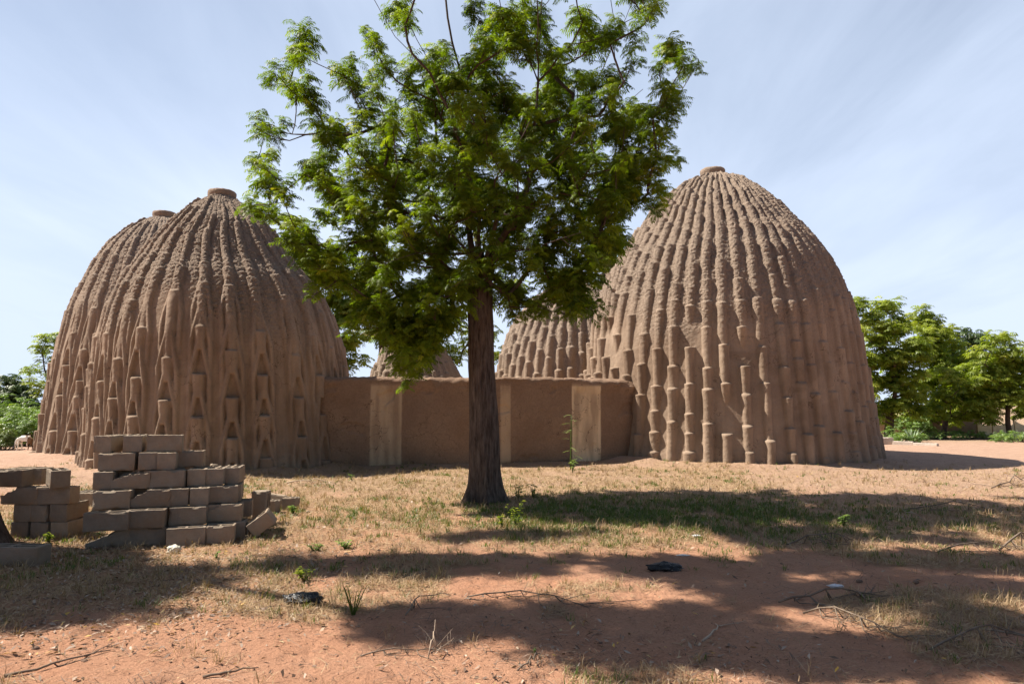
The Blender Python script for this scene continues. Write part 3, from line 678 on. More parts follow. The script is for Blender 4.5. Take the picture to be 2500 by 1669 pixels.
c = ramp(nt, nb.outputs[0], [(.32,(.040,.029,.024)), (.5,(.115,.085,.068)), (.7,(.20,.155,.125))]); nt.links.new(c.outputs[0], b.inputs['Base Color']); bump(nt, b, nb.outputs[0], .05, 1)
M['neem_bark'] = m
build('trunk', V, np.stack([i+j, i+k, i+na+k, i+na+j], -1).reshape(-1,4), m, main)
fork = np.array([tx_[-1], TY, zz_[-1]])
limbs = [[(1150,600,.0),(1140,500,.3),(1160,380,.4),(1175,300,.3),(1130,200,.2),(1100,100,.0),(1085,-20,0)],
 [(1130,600,-.3),(1050,520,-.8),(960,440,-1.0),(880,400,-1.1)],
 [(1200,600,.4),(1260,500,.8),(1300,420,1.0),(1390,340,1.2),(1480,290,1.1),(1570,220,.9)],
 [(1210,600,-.2),(1270,520,-.6),(1300,400,-.7),(1310,250,-.6),(1318,100,-.5),(1322,-60,-.4)],
 [(1200,580,-.5),(1230,480,-1.0),(1260,400,-1.4),(1330,340,-1.6)],
 [(1160,560,.6),(1080,450,1.2),(1000,360,1.4),(900,260,1.2),(860,200,1.0)],
 [(1190,560,.7),(1330,420,1.7),(1430,260,1.8),(1490,130,1.4),(1545,0,1.2),(1570,-70,1.1)],
 [(1140,620,-.6),(1020,620,-1.2),(930,640,-1.5)],
 [(1220,630,-.6),(1320,600,-1.3),(1420,570,-1.5)],
 [(1170,520,-.5),(1120,330,-.9),(1050,180,-.9),(970,90,-.8),(905,-10,-.7),(870,-70,-.7)]]
pts = [fork]; par = [-1]
for lb in limbs:
    pv = 0; prev = fork
    for (x, y, dy) in lb:
        q = np.array(P(x, y, TY+dy)); L = np.linalg.norm(q-prev); n = max(1, int(L/.3))
        for k_i in range(1, n+1):
            pts.append(prev+(q-prev)*k_i/n+(r0.normal(size=3)*.015)); par.append(pv); pv = len(pts)-1
        prev = q
# leave the bottoms of the limbs free of small shoots
big = MB(); small = big
skeleton(dict(pts=pts, parent=par, fork=0, first=1, start=0), tufts, big, small, .0062, expo=2.28, rmax=.17)
big.build('branches', M['bark'], main)
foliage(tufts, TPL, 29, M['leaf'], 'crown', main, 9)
print('main tufts', len(tufts))
# ------------------------------------------------------------ spreading tree at the left edge: its foot is in view, its crown throws the foreground shade
def shade_tree(name, label, base, lean, blobs, hr, nl, seed, rtr, rb=.16):
    r = np.random.default_rng(seed); root = empty(name, (base[0], base[1], 0)); tag(root, label, 'tree')
    tf = []; k = SUN/SUN.z
    for (px, py, rx, ry, n) in blobs:
        cl = []
        for _ in range(n):
            if not cl or r.random() < .16: a, q = r.uniform(0, 2*pi), sqrt(r.random()); cl.append(G(px+cos(a)*rx*q, py+sin(a)*ry*q))
            c0 = cl[r.integers(len(cl))]; g_ = Vector((c0.x+r.normal()*.30, c0.y+r.normal()*.12, 0))
            for _try in range(10):
                h = r.uniform(*hr); x, y, z = g_.x+k.x*h, g_.y+k.y*h, h
                u_, v_, f_ = PROJ(x, y, z)
                if f_ < .2 or v_ < -170 or u_ < -130 or u_ > 2650: tf.append((x, y, z, r.uniform(.22, .34))); break
    z0 = gz(*base); top = np.array([base[0]+lean[0], base[1]+lean[1], lean[2]])
    tn, na = 40, 32; t_ = np.linspace(0, 1, tn); aa = np.linspace(0, 2*pi, na, endpoint=False)
    cx = base[0]+lean[0]*t_**1.3; cy = base[1]+lean[1]*t_**1.3; cz = z0-.15+(lean[2]-z0+.15)*t_
    A2, C2 = np.meshgrid(aa, cz); rd = rtr*(1-.35*t_)[:,None]*(1+.5*np.exp(-(C2-z0)/.22)+.08*np.cos(A2*4+1))+.012*fbm(np.cos(A2)*6, np.sin(A2)*6, C2, 3)
    V = np.stack([cx[:,None]+rd*np.cos(A2), cy[:,None]+rd*np.sin(A2), C2], -1).reshape(-1,3)
    i = np.arange(tn-1)[:,None]*na; j = np.arange(na)[None,:]; kk = (j+1) % na
    build('trunk', V, np.stack([i+j, i+kk, i+na+kk, i+na+j], -1).reshape(-1,4), M['neem_bark'], root)
    b1 = MB(); b2 = b1
    skeleton(dict(pts=[top], parent=[-1], fork=0, first=0, start=0), tf, b1, b2, .007, seed, .02, rmax=rb)
    b1.build('branches', M['bark'], root)
    foliage(tf, TPL_MED, nl, M['leaf'], 'crown', root, seed+3)
    print(name, len(tf))
shade_tree('shade_tree', 'dark flared foot of a tree at the left edge beside the small block stack', (-5.84, 7.58), (-1.5, .1, 4.4),
   [(100,1388,300,30,90),(300,1415,170,22,36),(60,1455,210,22,46),(20,1510,120,10,20),(150,1488,150,8,20),(1850,1318,250,6,26),(2250,1312,220,8,26),(880,1381,280,4,48),(1200,1384,300,4,46),(1130,1308,180,5,20),(1060,1516,150,3,22),(1330,1520,190,3,22),(1620,1505,90,5,10),
    (1760,1372,180,8,24),(2100,1368,200,12,34),(2390,1375,120,16,22),(1960,1440,180,18,34),(2260,1440,220,24,30),(2200,1600,280,22,22),(1830,1580,120,8,14),(2420,1550,100,40,28),(1560,1595,90,6,7),(1640,1392,130,4,16)], (5.0, 9.2), 20, 5, .27, .075)
# ------------------------------------------------------------ trees farther off
def far_tree(name, label, px, base_y, Y, blobs, mat, trunk_r=.14, tpl=TPL_FAR, nl=12, seed=1, dens=1.0, group=None, tuft=(.38,.6), depth=1.0, lean=0, trunkpx=None):
    r = np.random.default_rng(seed); bx = P(px, base_y, Y).x; root = empty(name, (bx, Y, 0)); tag(root, label, 'tree', group)
    tf = []
    for (x, y, rx, ry) in blobs:
        n = int(max(3, rx*ry*pi/F/F*Y*Y*2.6*dens))
        for _ in range(n):
            a, q = r.uniform(0, 2*pi), r.random()**.42; yy = Y+r.uniform(-1, 1)*rx/F*Y*depth*sqrt(1-.8*q*q)
            p = P(x+cos(a)*rx*q, y+sin(a)*ry*q, yy); tf.append((p.x, yy, p.z, r.uniform(*tuft)))
    z0 = gz(bx, Y); zmin = min(t[2] for t in tf); cz = sum(t[2] for t in tf)/len(tf); ft = max(z0+.9, min(zmin+.3*(cz-zmin), cz-.5))
    cx = sum(t[0] for t in tf)/len(tf); top = np.array([bx+(cx-bx)*.35, Y, ft])
    tb = MB(); pts = [np.array([bx, Y, z0-.2])*(1-u_)+top*u_+np.array([.05*sin(u_*5+seed), 0, 0])*(u_ < 1)*(u_ > 0) for u_ in np.linspace(0, 1, 9)]
    tb.tube(pts, trunk_r*np.array([1.5, 1.12, 1.0, .95, .9, .88, .85, .82, .8]), 10); tb.build('trunk', M['bark'], root)
    b1 = MB(); b2 = b1; skeleton(dict(pts=[top], parent=[-1], fork=0, first=0, start=0), tf, b1, b2, .012, seed, .05, rmax=trunk_r*.75)
    b1.build('branches', M['bark'], root)
    foliage(tf, tpl, nl, mat, 'crown', root, seed+50); return root
GR = 'neem trees beyond the huts'
far_tree('neem_tree', 'bushy green neem tree rising directly behind the right flank of the left hut', 800, 1075, 25.5,
   [(700,560,34,26),(735,590,40,36),(760,640,50,44),(720,640,30,40),(790,700,60,50),(760,760,40,30),(800,640,40,30),(815,770,50,46),(850,820,48,40),(870,740,50,50),(830,860,34,36),(850,890,30,22),(930,640,60,60),(900,700,50,50)], M['leaf_far'], .2, TPL_MED, 18, 21, 2.0, GR, (.36,.52))
far_tree('neem_tree', 'neem tree with a slanting trunk showing just right of the big trunk, over the wall', 1218, 1075, 30,
   [(1130,760,60,60),(1090,820,50,50),(1060,870,40,26),(1130,870,34,30),(1180,800,50,60),(1000,780,60,50),(1210,870,16,12),(1240,700,40,40)], M['leaf_far'], .2, TPL_MED, 9, 22, 1.1, GR, (.36,.55))
far_tree('neem_tree', 'dark bushy neem tree touching the right edge of the tall right hut', 2172, 1068, 31,
   [(2105,770,28,34),(2175,770,30,32),(2130,820,40,36),(2190,840,62,54),(2150,900,58,60),(2220,910,50,56),(2160,970,60,46),(2110,930,40,60),(2230,980,40,34),(2160,1015,54,18)], M['leaf_far'], .2, TPL_MED, 15, 23, 2.3, GR, (.36,.56))
far_tree('neem_tree', 'pale yellowish neem tree with bare twigs at its top, second from the right hut', 2254, 1064, 34,
   [(2250,785,30,26),(2290,800,34,30),(2270,840,50,40),(2310,850,40,44),(2280,900,50,50),(2330,920,50,50),(2270,980,44,40),(2300,1000,44,28),(2250,1020,40,16)], M['leaf_far'], .17, TPL_MED, 14, 24, 2.2, GR, (.38,.56))
far_tree('neem_tree', 'dull dark green neem tree standing highest behind the pale trees on the right', 2376, 1062, 40,
   [(2370,830,30,26),(2345,860,44,40),(2390,860,30,34),(2350,910,50,40),(2400,930,44,44),(2430,960,40,40)], M['leaf_dark'], .22, TPL_MED, 12, 25, 1.6, GR, (.45,.65))
far_tree('neem_tree', 'bright green neem tree with a low round crown, leaning trunk beside the mud wall', 2296, 1067, 31.5,
   [(2350,930,50,44),(2320,990,40,34),(2370,980,50,44),(2340,1020,40,16),(2390,1012,50,22)], M['leaf_far'], .12, TPL_MED, 14, 26, 2.2, GR, (.32,.48))
far_tree('neem_tree', 'bright green neem tree at the right edge in front of the cream cloth fence', 2466, 1068, 31,
   [(2440,850,36,30),(2410,900,44,46),(2470,900,40,40),(2450,950,56,48),(2400,970,44,38),(2500,920,40,60),(2490,985,46,34),(2420,1005,44,18)], M['leaf_far'], .12, TPL_MED, 14, 27, 2.2, GR, (.34,.5))
far_tree('neem_tree', 'green neem tree cut off by the right edge of the picture behind the cloth fence', 2530, 1062, 37,
   [(2500,870,36,30),(2540,900,50,60),(2480,960,40,40),(2540,990,50,40)], M['leaf_far'], .16, TPL_MED, 11, 28, 1.3, GR, (.4,.6))
far_tree('neem_tree', 'small ragged neem tree showing left of the farthest left hut', 120, 1060, 33,
   [(100,825,18,18),(78,862,24,20),(105,870,26,26),(125,900,26,36),(85,905,26,16),(80,930,26,14),(105,955,22,16),(140,820,16,12),(150,880,30,40)], M['leaf_far'], .14, TPL_MED, 10, 29, 1.5, GR, (.28,.42))
far_tree('dark_tree', 'low dark round tree at the left edge behind the pale shrubs', 20, 1058, 42,
   [(0,960,50,30),(40,975,46,30),(75,1000,30,22),(0,1000,60,30),(40,1015,60,20)], M['leaf_dark'], .2, TPL_MED, 14, 30, 1.8, None, (.5,.7))
# ------------------------------------------------------------ shrubs
def shrub(name, label, px, by, Y, w_, h_, mat, seed, tpl=TPL_MED, n=40, tr=(.2,.32), nl=10, group=None, cat='shrub'):
    r = np.random.default_rng(seed); c = P(px, by, Y); z0 = gz(c.x, Y); root = empty(name, (c.x, Y, z0)); tag(root, label, cat, group); tf = []; b = MB()
    for _ in range(n):
        a, q = r.uniform(0, 2*pi), sqrt(r.random()); hh_ = h_*(1-.6*q*q)*r.uniform(.25, 1); x, y = c.x+cos(a)*q*w_/2, Y+sin(a)*q*w_/2*.8
        tf.append((x, y, z0+hh_, r.uniform(*tr))); b.tube([(c.x+(x-c.x)*.4, Y+(y-Y)*.4, z0-.05), (c.x+(x-c.x)*.8, Y+(y-Y)*.8, z0+hh_*.5), (x, y, z0+hh_)], [.015, .01, .006], 4)
    b.build('stems', M['bark'], root); foliage(tf, tpl, nl, mat, 'foliage', root, seed); return root
GS = 'shrubs growing beyond the huts'
shrub('shrub', 'pale green leafy shrub behind the goat', 62, 1085, 25.5, 2.0, 1.5, M['shrub'], 1, n=70, group=GS)
shrub('shrub', 'pale green shrub beside the foot of the farthest left hut', 92, 1080, 27.5, 1.6, 1.15, M['shrub'], 2, n=50, group=GS)
shrub('shrub', 'tall pale green shrub at the left edge of the picture below the dark tree', 18, 1085, 28.5, 2.6, 2.1, M['shrub'], 3, n=80, group=GS)
shrub('dry_shrub', 'yellowish spiky bush at the left edge in front of the pale shrubs', 4, 1095, 23.5, .9, .75, M['palm'], 4, n=26, tr=(.18,.28))
shrub('shrub', 'yellow-green bush under the pale tree left of the far mud wall', 2232, 1058, 33, 1.7, 1.5, M['shrub'], 5, n=46, group=GS)
shrub('weed_clump', 'low green weeds at the foot of the dark bushy tree on the right', 2190, 1080, 27.5, 2.2, .5, M['shrub'], 6, n=40, tr=(.14,.22), cat='weeds')
shrub('weed_clump', 'low green weeds in front of the cream cloth fence at the right edge', 2480, 1078, 28, 2.0, .4, M['shrub'], 7, n=34, tr=(.14,.2), cat='weeds')
shrub('weed_clump', 'strip of low weeds in front of the far mud wall', 2330, 1062, 30.5, 3.6, .35, M['shrub'], 8, n=46, tr=(.14,.2), cat='weeds')
# agave: a rosette of stiff blades
def blades(root_name, label, px, py, Y, n, L, wd, mat, seed, up=(25,80), cat='plant'):
    r = np.random.default_rng(seed); c = P(px, py, Y); z0 = gz(c.x, Y); root = empty(root_name, (c.x, Y, z0)); tag(root, label, cat); b = MB()
    for _ in range(n):
        a = r.uniform(0, 2*pi); e = radians(r.uniform(*up)); l = L*r.uniform(.7, 1.1); d = np.array([cos(a), sin(a), 0]); s_ = np.array([-sin(a), cos(a), 0]); pts = []
        for k in range(5):
            t = k/4; p = np.array([c.x, Y, z0])+d*l*cos(e)*t+np.array([0,0,1])*(l*sin(e)*t-.25*l*t*t); ww = wd*(1-t**2)*.5+.002; pts += [p-s_*ww, p+s_*ww]
        b.add(pts, [[2*k, 2*k+1, 2*k+3, 2*k+2] for k in range(4)], a=r.uniform(.2, .9))
    b.build('blades', mat, root, False, True); return root
M['agave'] = mat_leaf('agave_leaf', [(0,(.16,.22,.12)), (1,(.33,.40,.27))], .1, .5)
blades('agave_plant', 'pale grey-green agave rosette beside the low kerb stones on the right', 2228, 1082, 27, 34, .85, .09, M['agave'], 3)
blades('agave_plant', 'agave rosette cut off by the right edge, in front of the cloth fence', 2492, 1074, 28, 24, .7, .08, M['agave'], 4)
# ------------------------------------------------------------ fan palms
def fan_palm(label, px, Y, crown_y, base_y, nleaf, L, seed, tr=.17):
    r = np.random.default_rng(seed); c = P(px, crown_y, Y); root = empty('fan_palm', (c.x, Y, 0)); tag(root, label, 'palm', 'fan palms among the huts')
    t = MB(); zz = np.linspace(-.1, c.z, 30); t.tube([(c.x+.12*sin(z*.5), Y, z) for z in zz], tr*(1+.06*np.sin(zz*22))*(1.1-.1*zz/c.z), 14); t.build('trunk', M['bark'], root)
    lf, st, dead = MB(), MB(), MB()
    for k in range(nleaf):
        a = r.uniform(0, 2*pi); e = radians(r.uniform(-35, 75)); d = np.array([cos(a)*cos(e), sin(a)*cos(e), sin(e)]); o = np.array([c.x+.12*sin(c.z*.5), Y, c.z]); pl = L*r.uniform(.7, 1)
        h = o+d*pl-np.array([0,0,.10*pl]); st.tube([o, o+d*pl*.5, h], [.03, .022, .016], 5)
        s_ = np.cross(d, [0,0,1.0]); s_ /= np.linalg.norm(s_)+1e-6; u_ = np.cross(s_, d); ns = 22; tv = r.uniform(.1, .9)
        for q in range(ns):
            an = radians(-125+250*q/(ns-1)); dr = d*cos(an)+s_*sin(an)+u_*.22*(1-abs(an)/2.3); dr /= np.linalg.norm(dr); ll = L*.85*(1-.22*abs(an)/2.2)*r.uniform(.9, 1.05)
            sd = np.cross(dr, u_); sd /= np.linalg.norm(sd)+1e-6; m1 = h+dr*ll*.55; tip = h+dr*ll-np.array([0,0,ll*.2])
            (dead if e < radians(-31) else lf).add([h-sd*.01, m1-sd*.035, tip, m1+sd*.035, h+sd*.01], None, [[0,1,4],[1,3,4],[1,2,3]], tv)
    lf.build('fronds', M['palm'], root, False, True); st.build('stalks', M['palm'], root, True, True)
    if dead.n: dead.build('dead_fronds', M['straw'], root, False, True)['label'] = 'hanging dry brown fronds'
fan_palm('fan palm with a thick trunk between the tree crown and the tall right hut', 1482, 29.5, 668, 1070, 30, .95, 4, .26)
fan_palm('fan palm with pale drooping leaves over the small hut, left of the big trunk', 930, 31, 785, 1070, 26, 1.0, 6, .18)
# ------------------------------------------------------------ far mud wall, cloth fence, kerb stones
def ribbon(name, pts, h, th, mat, label, cat, seed, wav=.04, parent=None, cloth=False):
    r = np.random.default_rng(seed); pts = np.array(pts, float); cum = np.r_[0, np.cumsum(np.hypot(*np.diff(pts, axis=0).T))]; n = max(20, int(cum[-1]/.12)); u = np.linspace(0, cum[-1], n)
    x, y = np.interp(u, cum, pts[:,0]), np.interp(u, cum, pts[:,1]); m_ = 16; zz = np.linspace(0, 1, m_); hgt = (h(u) if callable(h) else h+wav*fbm(u*.8, u*0, seed, 3))
    Z = zz[None,:]*hgt[:,None]+ground_h(x, y)[:,None]-.06; dsp = (.05 if cloth else .03)*fbm(u[:,None]*(2.5 if cloth else 1.3)+0*Z, Z*1.1, seed, 3)
    fr = np.stack([x[:,None]+0*Z, y[:,None]+dsp, Z], -1); bk = np.stack([x[:,None]+0*Z, y[:,None]+dsp+th, Z], -1)
    V = np.concatenate([fr.reshape(-1,3), bk.reshape(-1,3)]); i = np.arange(n-1)[:,None]*m_; j = np.arange(m_-1)[None,:]; Q = np.stack([i+j, i+m_+j, i+m_+j+1, i+j+1], -1).reshape(-1,4); o = n*m_
    top = np.stack([np.arange(n-1)*m_+m_-1, (np.arange(n-1)+1)*m_+m_-1, (np.arange(n-1)+1)*m_+m_-1+o, np.arange(n-1)*m_+m_-1+o], -1)
    ends = [[a+j0, a+j0+1, a+j0+1+o, a+j0+o] for a in (0, (n-1)*m_) for j0 in range(m_-1)]
    return V, np.concatenate([Q, Q[:,::-1]+o, top, np.array(ends)])
M['farwall'] = mat_noisy('far_mud', (.30,.20,.15), (.46,.33,.26), 3, 20, .02)
a, b_ = P(2140,1060,35), P(2400,1062,34)
V, Q = ribbon('w', [a[:2], b_[:2]], 1.0, .25, None, '', '', 3, .10)
tag(build('far_mud_wall', V, Q, M['farwall'], None), 'low reddish mud wall behind the trees on the far right', 'wall')
M['cloth'] = mat_noisy('cream_cloth', (.55,.47,.33), (.72,.64,.48), 5, 30, .01, .8)
fen = empty('cloth_fence', (P(2440,1066,33).x, 33, 0)); tag(fen, 'cream cloth fence sagging between posts at the far right', 'fence')
xs_ = [P(x, 1066, 33).x for x in (2388, 2424, 2462, 2478, 2540)]
for q in range(4):
    L_ = xs_[q+1]-xs_[q]; x0 = xs_[q]
    hf = lambda u, L_=L_: .84-.26*np.sin(np.clip(u/L_, 0, 1)*pi)**.8
    V, Q = ribbon('c', [(x0+.02, 33), (xs_[q+1]-.02, 33)], hf, .012, None, '', '', 5+q, cloth=True); c_ = build('cloth_panel', V, Q, M['cloth'], fen)
for x0 in xs_:
    mb = MB(); mb.tube([(x0, 33.05, -.1), (x0+.02, 33.05, .5), (x0, 33.06, .95)], [.035, .03, .025], 7); mb.build('post', M['twig'], fen)
M['kerb'] = mat_noisy('kerb_stone', (.40,.33,.27), (.58,.50,.43), 6, 50, .01)
GK = 'kerb stones along the far edge of the sandy yard'
def slab(px0, px1, py, Y0, Y1, h, label):
    a, b2 = P(px0, py, Y0), P(px1, py, Y1); L = math.hypot(b2.x-a.x, b2.y-a.y); mx, my = (a.x+b2.x)/2, (a.y+b2.y)/2; an = atan2(b2.y-a.y, b2.x-a.x)
    m = block_mesh(L, .22, h, solid=True, seed=int(px0)); o = bpy.data.objects.new('kerb_stone', m); m.materials.append(M['kerb']); scene.collection.objects.link(o); o.location = (mx, my, gz(mx, my)-.03); o.rotation_euler = (0, 0, an); tag(o, label, 'kerb stone', GK)
# ------------------------------------------------------------ concrete blocks
BL, BW, BH = .43, .20, .197
def block_mesh(L=BL, W=BW, Hh=BH, solid=False, cut=None, seed=0, chip=1.0):
    def lines(d, marks, stp):
        out = [0.0]
        for m in marks+[d]:
            n = max(1, int(round((m-out[-1])/stp))); a = out[-1]; out += [a+(m-a)*(k+1)/n for k in range(n)]
        return np.array(out)
    w = .032; cw = .028
    lx = lines(L, [w, L/2-cw/2, L/2+cw/2, L-w] if not solid else [], .022); ly = lines(W, [w*.85, W/2-.011, W/2+.011, W-w*.85] if not solid else [], .022); lz = lines(Hh, [], .022)
    cx, cy, cz = (lx[1:]+lx[:-1])/2, (ly[1:]+ly[:-1])/2, (lz[1:]+lz[:-1])/2; X, Y, Z = np.meshgrid(cx, cy, cz, indexing='ij'); S = np.ones(X.shape, bool)
    if not solid: S &= ~(((X > w) & (X < L/2-cw/2) | (X > L/2+cw/2) & (X < L-w)) & ((Y > w*.85) & (Y < W/2-.011) | (Y > W/2+.011) & (Y < W-w*.85)) & (Z > .02))
    if cut:
        for (p, n_) in cut:
            dd = (X/L-p[0])*n_[0]+(Y/W-p[1])*n_[1]+(Z/Hh-p[2])*n_[2]+.10*vnoise(X*25+seed, Y*25, Z*25); S &= ~(dd > 0)
    Sp = np.pad(S, 1); vid = {}; vs = []; fs = []
    def vi(i, j, k):
        if (i, j, k) not in vid: vid[(i, j, k)] = len(vs); vs.append((lx[i], ly[j], lz[k]))
        return vid[(i, j, k)]
    D = [((1,0,0),[(1,0,0),(1,1,0),(1,1,1),(1,0,1)]),((-1,0,0),[(0,0,0),(0,0,1),(0,1,1),(0,1,0)]),((0,1,0),[(0,1,0),(0,1,1),(1,1,1),(1,1,0)]),((0,-1,0),[(0,0,0),(1,0,0),(1,0,1),(0,0,1)]),((0,0,1),[(0,0,1),(1,0,1),(1,1,1),(0,1,1)]),((0,0,-1),[(0,0,0),(0,1,0),(1,1,0),(1,0,0)])]
    for i, j, k in np.argwhere(S):
        for (d, c) in D:
            if not Sp[i+1+d[0], j+1+d[1], k+1+d[2]]: fs.append([vi(i+q[0], j+q[1], k+q[2]) for q in c])
    v = np.array(vs); n0 = vnoise(v[:,0]*38+seed*7, v[:,1]*38, v[:,2]*38); n1 = vnoise(v[:,0]*14+seed*3, v[:,1]*14+9, v[:,2]*14)
    if cut:   # wear the cut surfaces smooth
        nb = [set() for _ in vs]
        for f in fs:
            for a_, b_ in zip(f, f[1:]+f[:1]): nb[a_].add(b_); nb[b_].add(a_)
        dm = np.array([L, W, Hh]); fix = (v < 1e-6) | (v > dm-1e-6); box = fix.sum(1) >= 2; v0 = v.copy()
        for _ in range(4):
            av = np.array([v[list(s_)].mean(0) for s_ in nb]); v = np.where(fix | box[:,None], v, .35*v+.65*av)
        v = v+(~fix)*.006*vnoise(v[:,0]*60+seed, v[:,1]*60, v[:,2]*60)[:,None]
    c = np.array([L/2, W/2, Hh/2]); dl = np.stack([np.minimum(v[:,0], L-v[:,0]), np.minimum(v[:,1], W-v[:,1]), np.minimum(v[:,2], Hh-v[:,2])], 1)
    onedge = (dl < .001).sum(1) >= 2; sgn = np.sign(c-v)
    amt = np.where(onedge, .003+.007*chip*np.clip(n1*1.6-.25, 0, 1)+.002*n0, 0)*1.0
    v = v+sgn*(dl < .001)*amt[:,None]
    jit = np.stack([vnoise(v[:,0]*30, v[:,1]*30+k, v[:,2]*30+seed) for k in (3, 7, 11)], 1)*.0012; v = v+jit
    # top rim a little ragged
    v[:,2] -= (v[:,2] > Hh-.012)*(np.clip(n1-.2, 0, 1)*.010*chip+.001*n0)
    v -= np.array([L/2, W/2, 0]); me = bpy.data.meshes.new('concrete_block'); me.from_pydata(v.tolist(), [], fs); me.update(); return me
BM = [block_mesh(seed=s, chip=ch) for s, ch in ((1,.6),(2,1.2),(3,.4),(4,1.7))]
BC = {'corner': block_mesh(cut=[((.78,.5,.72),(1.0,0,.9))], seed=11), 'cornerL': block_mesh(cut=[((.22,.4,.72),(-1.0,0,.9))], seed=12), 'half': block_mesh(L=.21, seed=13), 'bite': block_mesh(cut=[((.42,.3,.80),(-.4,-.2,1.0)), ((.05,.5,.5),(-1,0,.5))], seed=14),
      'broken': block_mesh(cut=[((.62,.5,.45),(.7,.1,.7))], seed=15), 'slab': block_mesh(L=.42, W=.10, Hh=.2, solid=True, seed=16), 'wedge': block_mesh(L=.28, W=.2, cut=[((.5,.5,.12),(0.0,0,-1.0))], seed=17), 'low': block_mesh(cut=[((.35,.5,.62),(-.9,0,1.0))], seed=18)}
for m_ in BM+list(BC.values()): m_.materials.append(M['concrete'])
bn = [0]
def block(px0, px1, k, d, kind='L', label='', rot=0, var=None, z=None, tilt=(0,0), g='concrete blocks in the large pile', base=0):
    o = bpy.data.objects.new('concrete_block', BC[var] if var else BM[bn[0] % 4]); bn[0] += 1; scene.collection.objects.link(o)
    yaw = radians(17) if g == 'concrete blocks in the large pile' else 0; pc = (px0+px1)/2
    if yaw: d = d*(1+tan(yaw)*.621)/(1-tan(yaw)*(pc-1250)/F)
    y = 985+(CAM_H-(k+.5)*BH)/d*F; x = P((px0+px1)/2, y, d).x; hf = BW/2 if kind == 'L' else BL/2
    rz = (0 if kind == 'L' else pi/2)+radians(rot)+yaw+random.uniform(-.055, .055)
    if kind == 'L' and random.random() < .5 and not var: rz += pi
    zz = (k*BH+base) if z is None else z
    o.location = (x-hf*sin(yaw), d+hf*cos(radians(rot)+yaw), zz); o.rotation_euler = (radians(tilt[0]), radians(tilt[1]), rz)
    wpx = (px1-px0)/F*d/(1.08 if yaw else 1)
    if not rot and not var and kind == 'L' and wpx > .3: o.scale = (wpx/BL*.985, 1, 1)
    tag(o, label, 'concrete block', g); return o
def z5(x): return 200+x/5.227
def z6(x): return 450+x/6.532
B = block; gb = .02
D0, D1, D2, D3, D4, D5 = 7.46, 7.42, 7.58, 7.70, 7.80, 7.88
B(z5(110), z5(560), 0, D0, 'L', 'broken bottom block at the left end of the big pile, under the overhanging block', var='low')
B(z5(580), z5(1060), 0, D0, 'L', 'bottom block of the big pile, second from the left, weeds before it')
B(z5(1075), z6(330), 0, D0-.12, 'L', 'bottom front block of the big pile just behind the crumpled white plastic')
B(z6(340), z6(800), 0, D0-.10, 'L', 'bottom front block at the right corner of the big pile')
B(z6(385), z6(965), 0, D0+.14, 'L', 'bottom block with open slots on top behind the right corner block of the big pile', rot=-3)
B(z5(50), z5(555), 1, D1-.05, 'L', 'slotted block jutting out at the left of the big pile, second layer', rot=3)
B(z5(560), z5(1055), 1, D1, 'L', 'block in the second layer of the big pile beside the jutting slotted block')
B(z5(1115), z6(350), 1, D1+.08, 'L', 'full-length block under the two end-on blocks in the big pile')
B(z6(360), z6(440), 1, 7.62, 'E', 'recessed end-on block behind the right part of the pile, second layer')
B(z6(440), z6(765), 1, 7.60, 'L', 'block with a square dark hole in its corner at the right of the big pile', rot=-4, var='cornerL')
B(z6(700), z6(850), 1, 7.86, 'L', 'block behind the one with the dark hole at the right of the pile')
B(z5(145), z5(615), 2, D2, 'L', 'leftmost full-length block in the third layer of the big pile')
B(z5(620), z5(1115), 2, D2, 'L', 'block with chipped upper left corner in the third layer of the big pile', var='cornerL')
B(z5(1125), z5(1370), 2, D2, 'E', 'left one of the two end-on blocks side by side in the third layer')
B(z5(1380), z5(1618), 2, D2, 'E', 'right one of the two end-on blocks side by side in the third layer')
B(z6(385), z6(680), 2, 7.68, 'L', 'block set back at the right of the two end-on blocks')
B(z6(690), z6(835), 2, 7.82, 'E', 'rightmost end-on block of the third layer, set well back')
B(z5(150), z5(370), 3, D3, 'E', 'end-on block at the left end of the fourth layer', var=None)
B(z5(374), z5(836), 3, D3, 'L', 'cracked block with a bite out of its top edge in the fourth layer', var='bite')
B(z5(860), z5(1310), 3, D3, 'L', 'unbroken full-length block in the middle of the fourth layer')
B(z6(62), z6(340), 3, D3+.05, 'E', 'end-on block with scalloped top rim in the fourth layer')
B(z6(346), z6(650), 3, D3+.05, 'E', 'end-on block at the right of the scalloped one, fourth layer', rot=-5)
B(z6(655), z6(860), 3, 7.85, 'E', 'end-on block at the far right of the fourth layer, set back', rot=-4)
B(z6(450), z6(930), 3, 8.28, 'L', 'ragged block at the back right of the fourth layer, its top in the sun', var='broken', rot=2)
B(z5(210), z5(670), 4, D4, 'L', 'dark full-length block at the left of the fifth layer')
B(z5(715), z5(945), 4, D4-.04, 'E', 'end-on block in the middle of the fifth layer, slightly tilted', tilt=(0,1.5))
B(z5(955), z5(1185), 4, D4-.05, 'E', 'end-on block in the fifth layer under the right top block')
B(z5(1190), z5(1550), 4, D4+.16, 'L', 'block set back at the right end of the fifth layer')
B(z5(197), z5(430), 5, D5, 'E', 'turned block at the top left of the big pile with a small rubble piece', rot=-14)
B(z5(510), z5(755), 5, D5-.02, 'E', 'broken end-on block at the top of the big pile with a sunlit fracture', var=None)
B(z5(825), z5(1265), 5, D5, 'L', 'full-length block alone at the top right of the big pile', tilt=(0,-1))
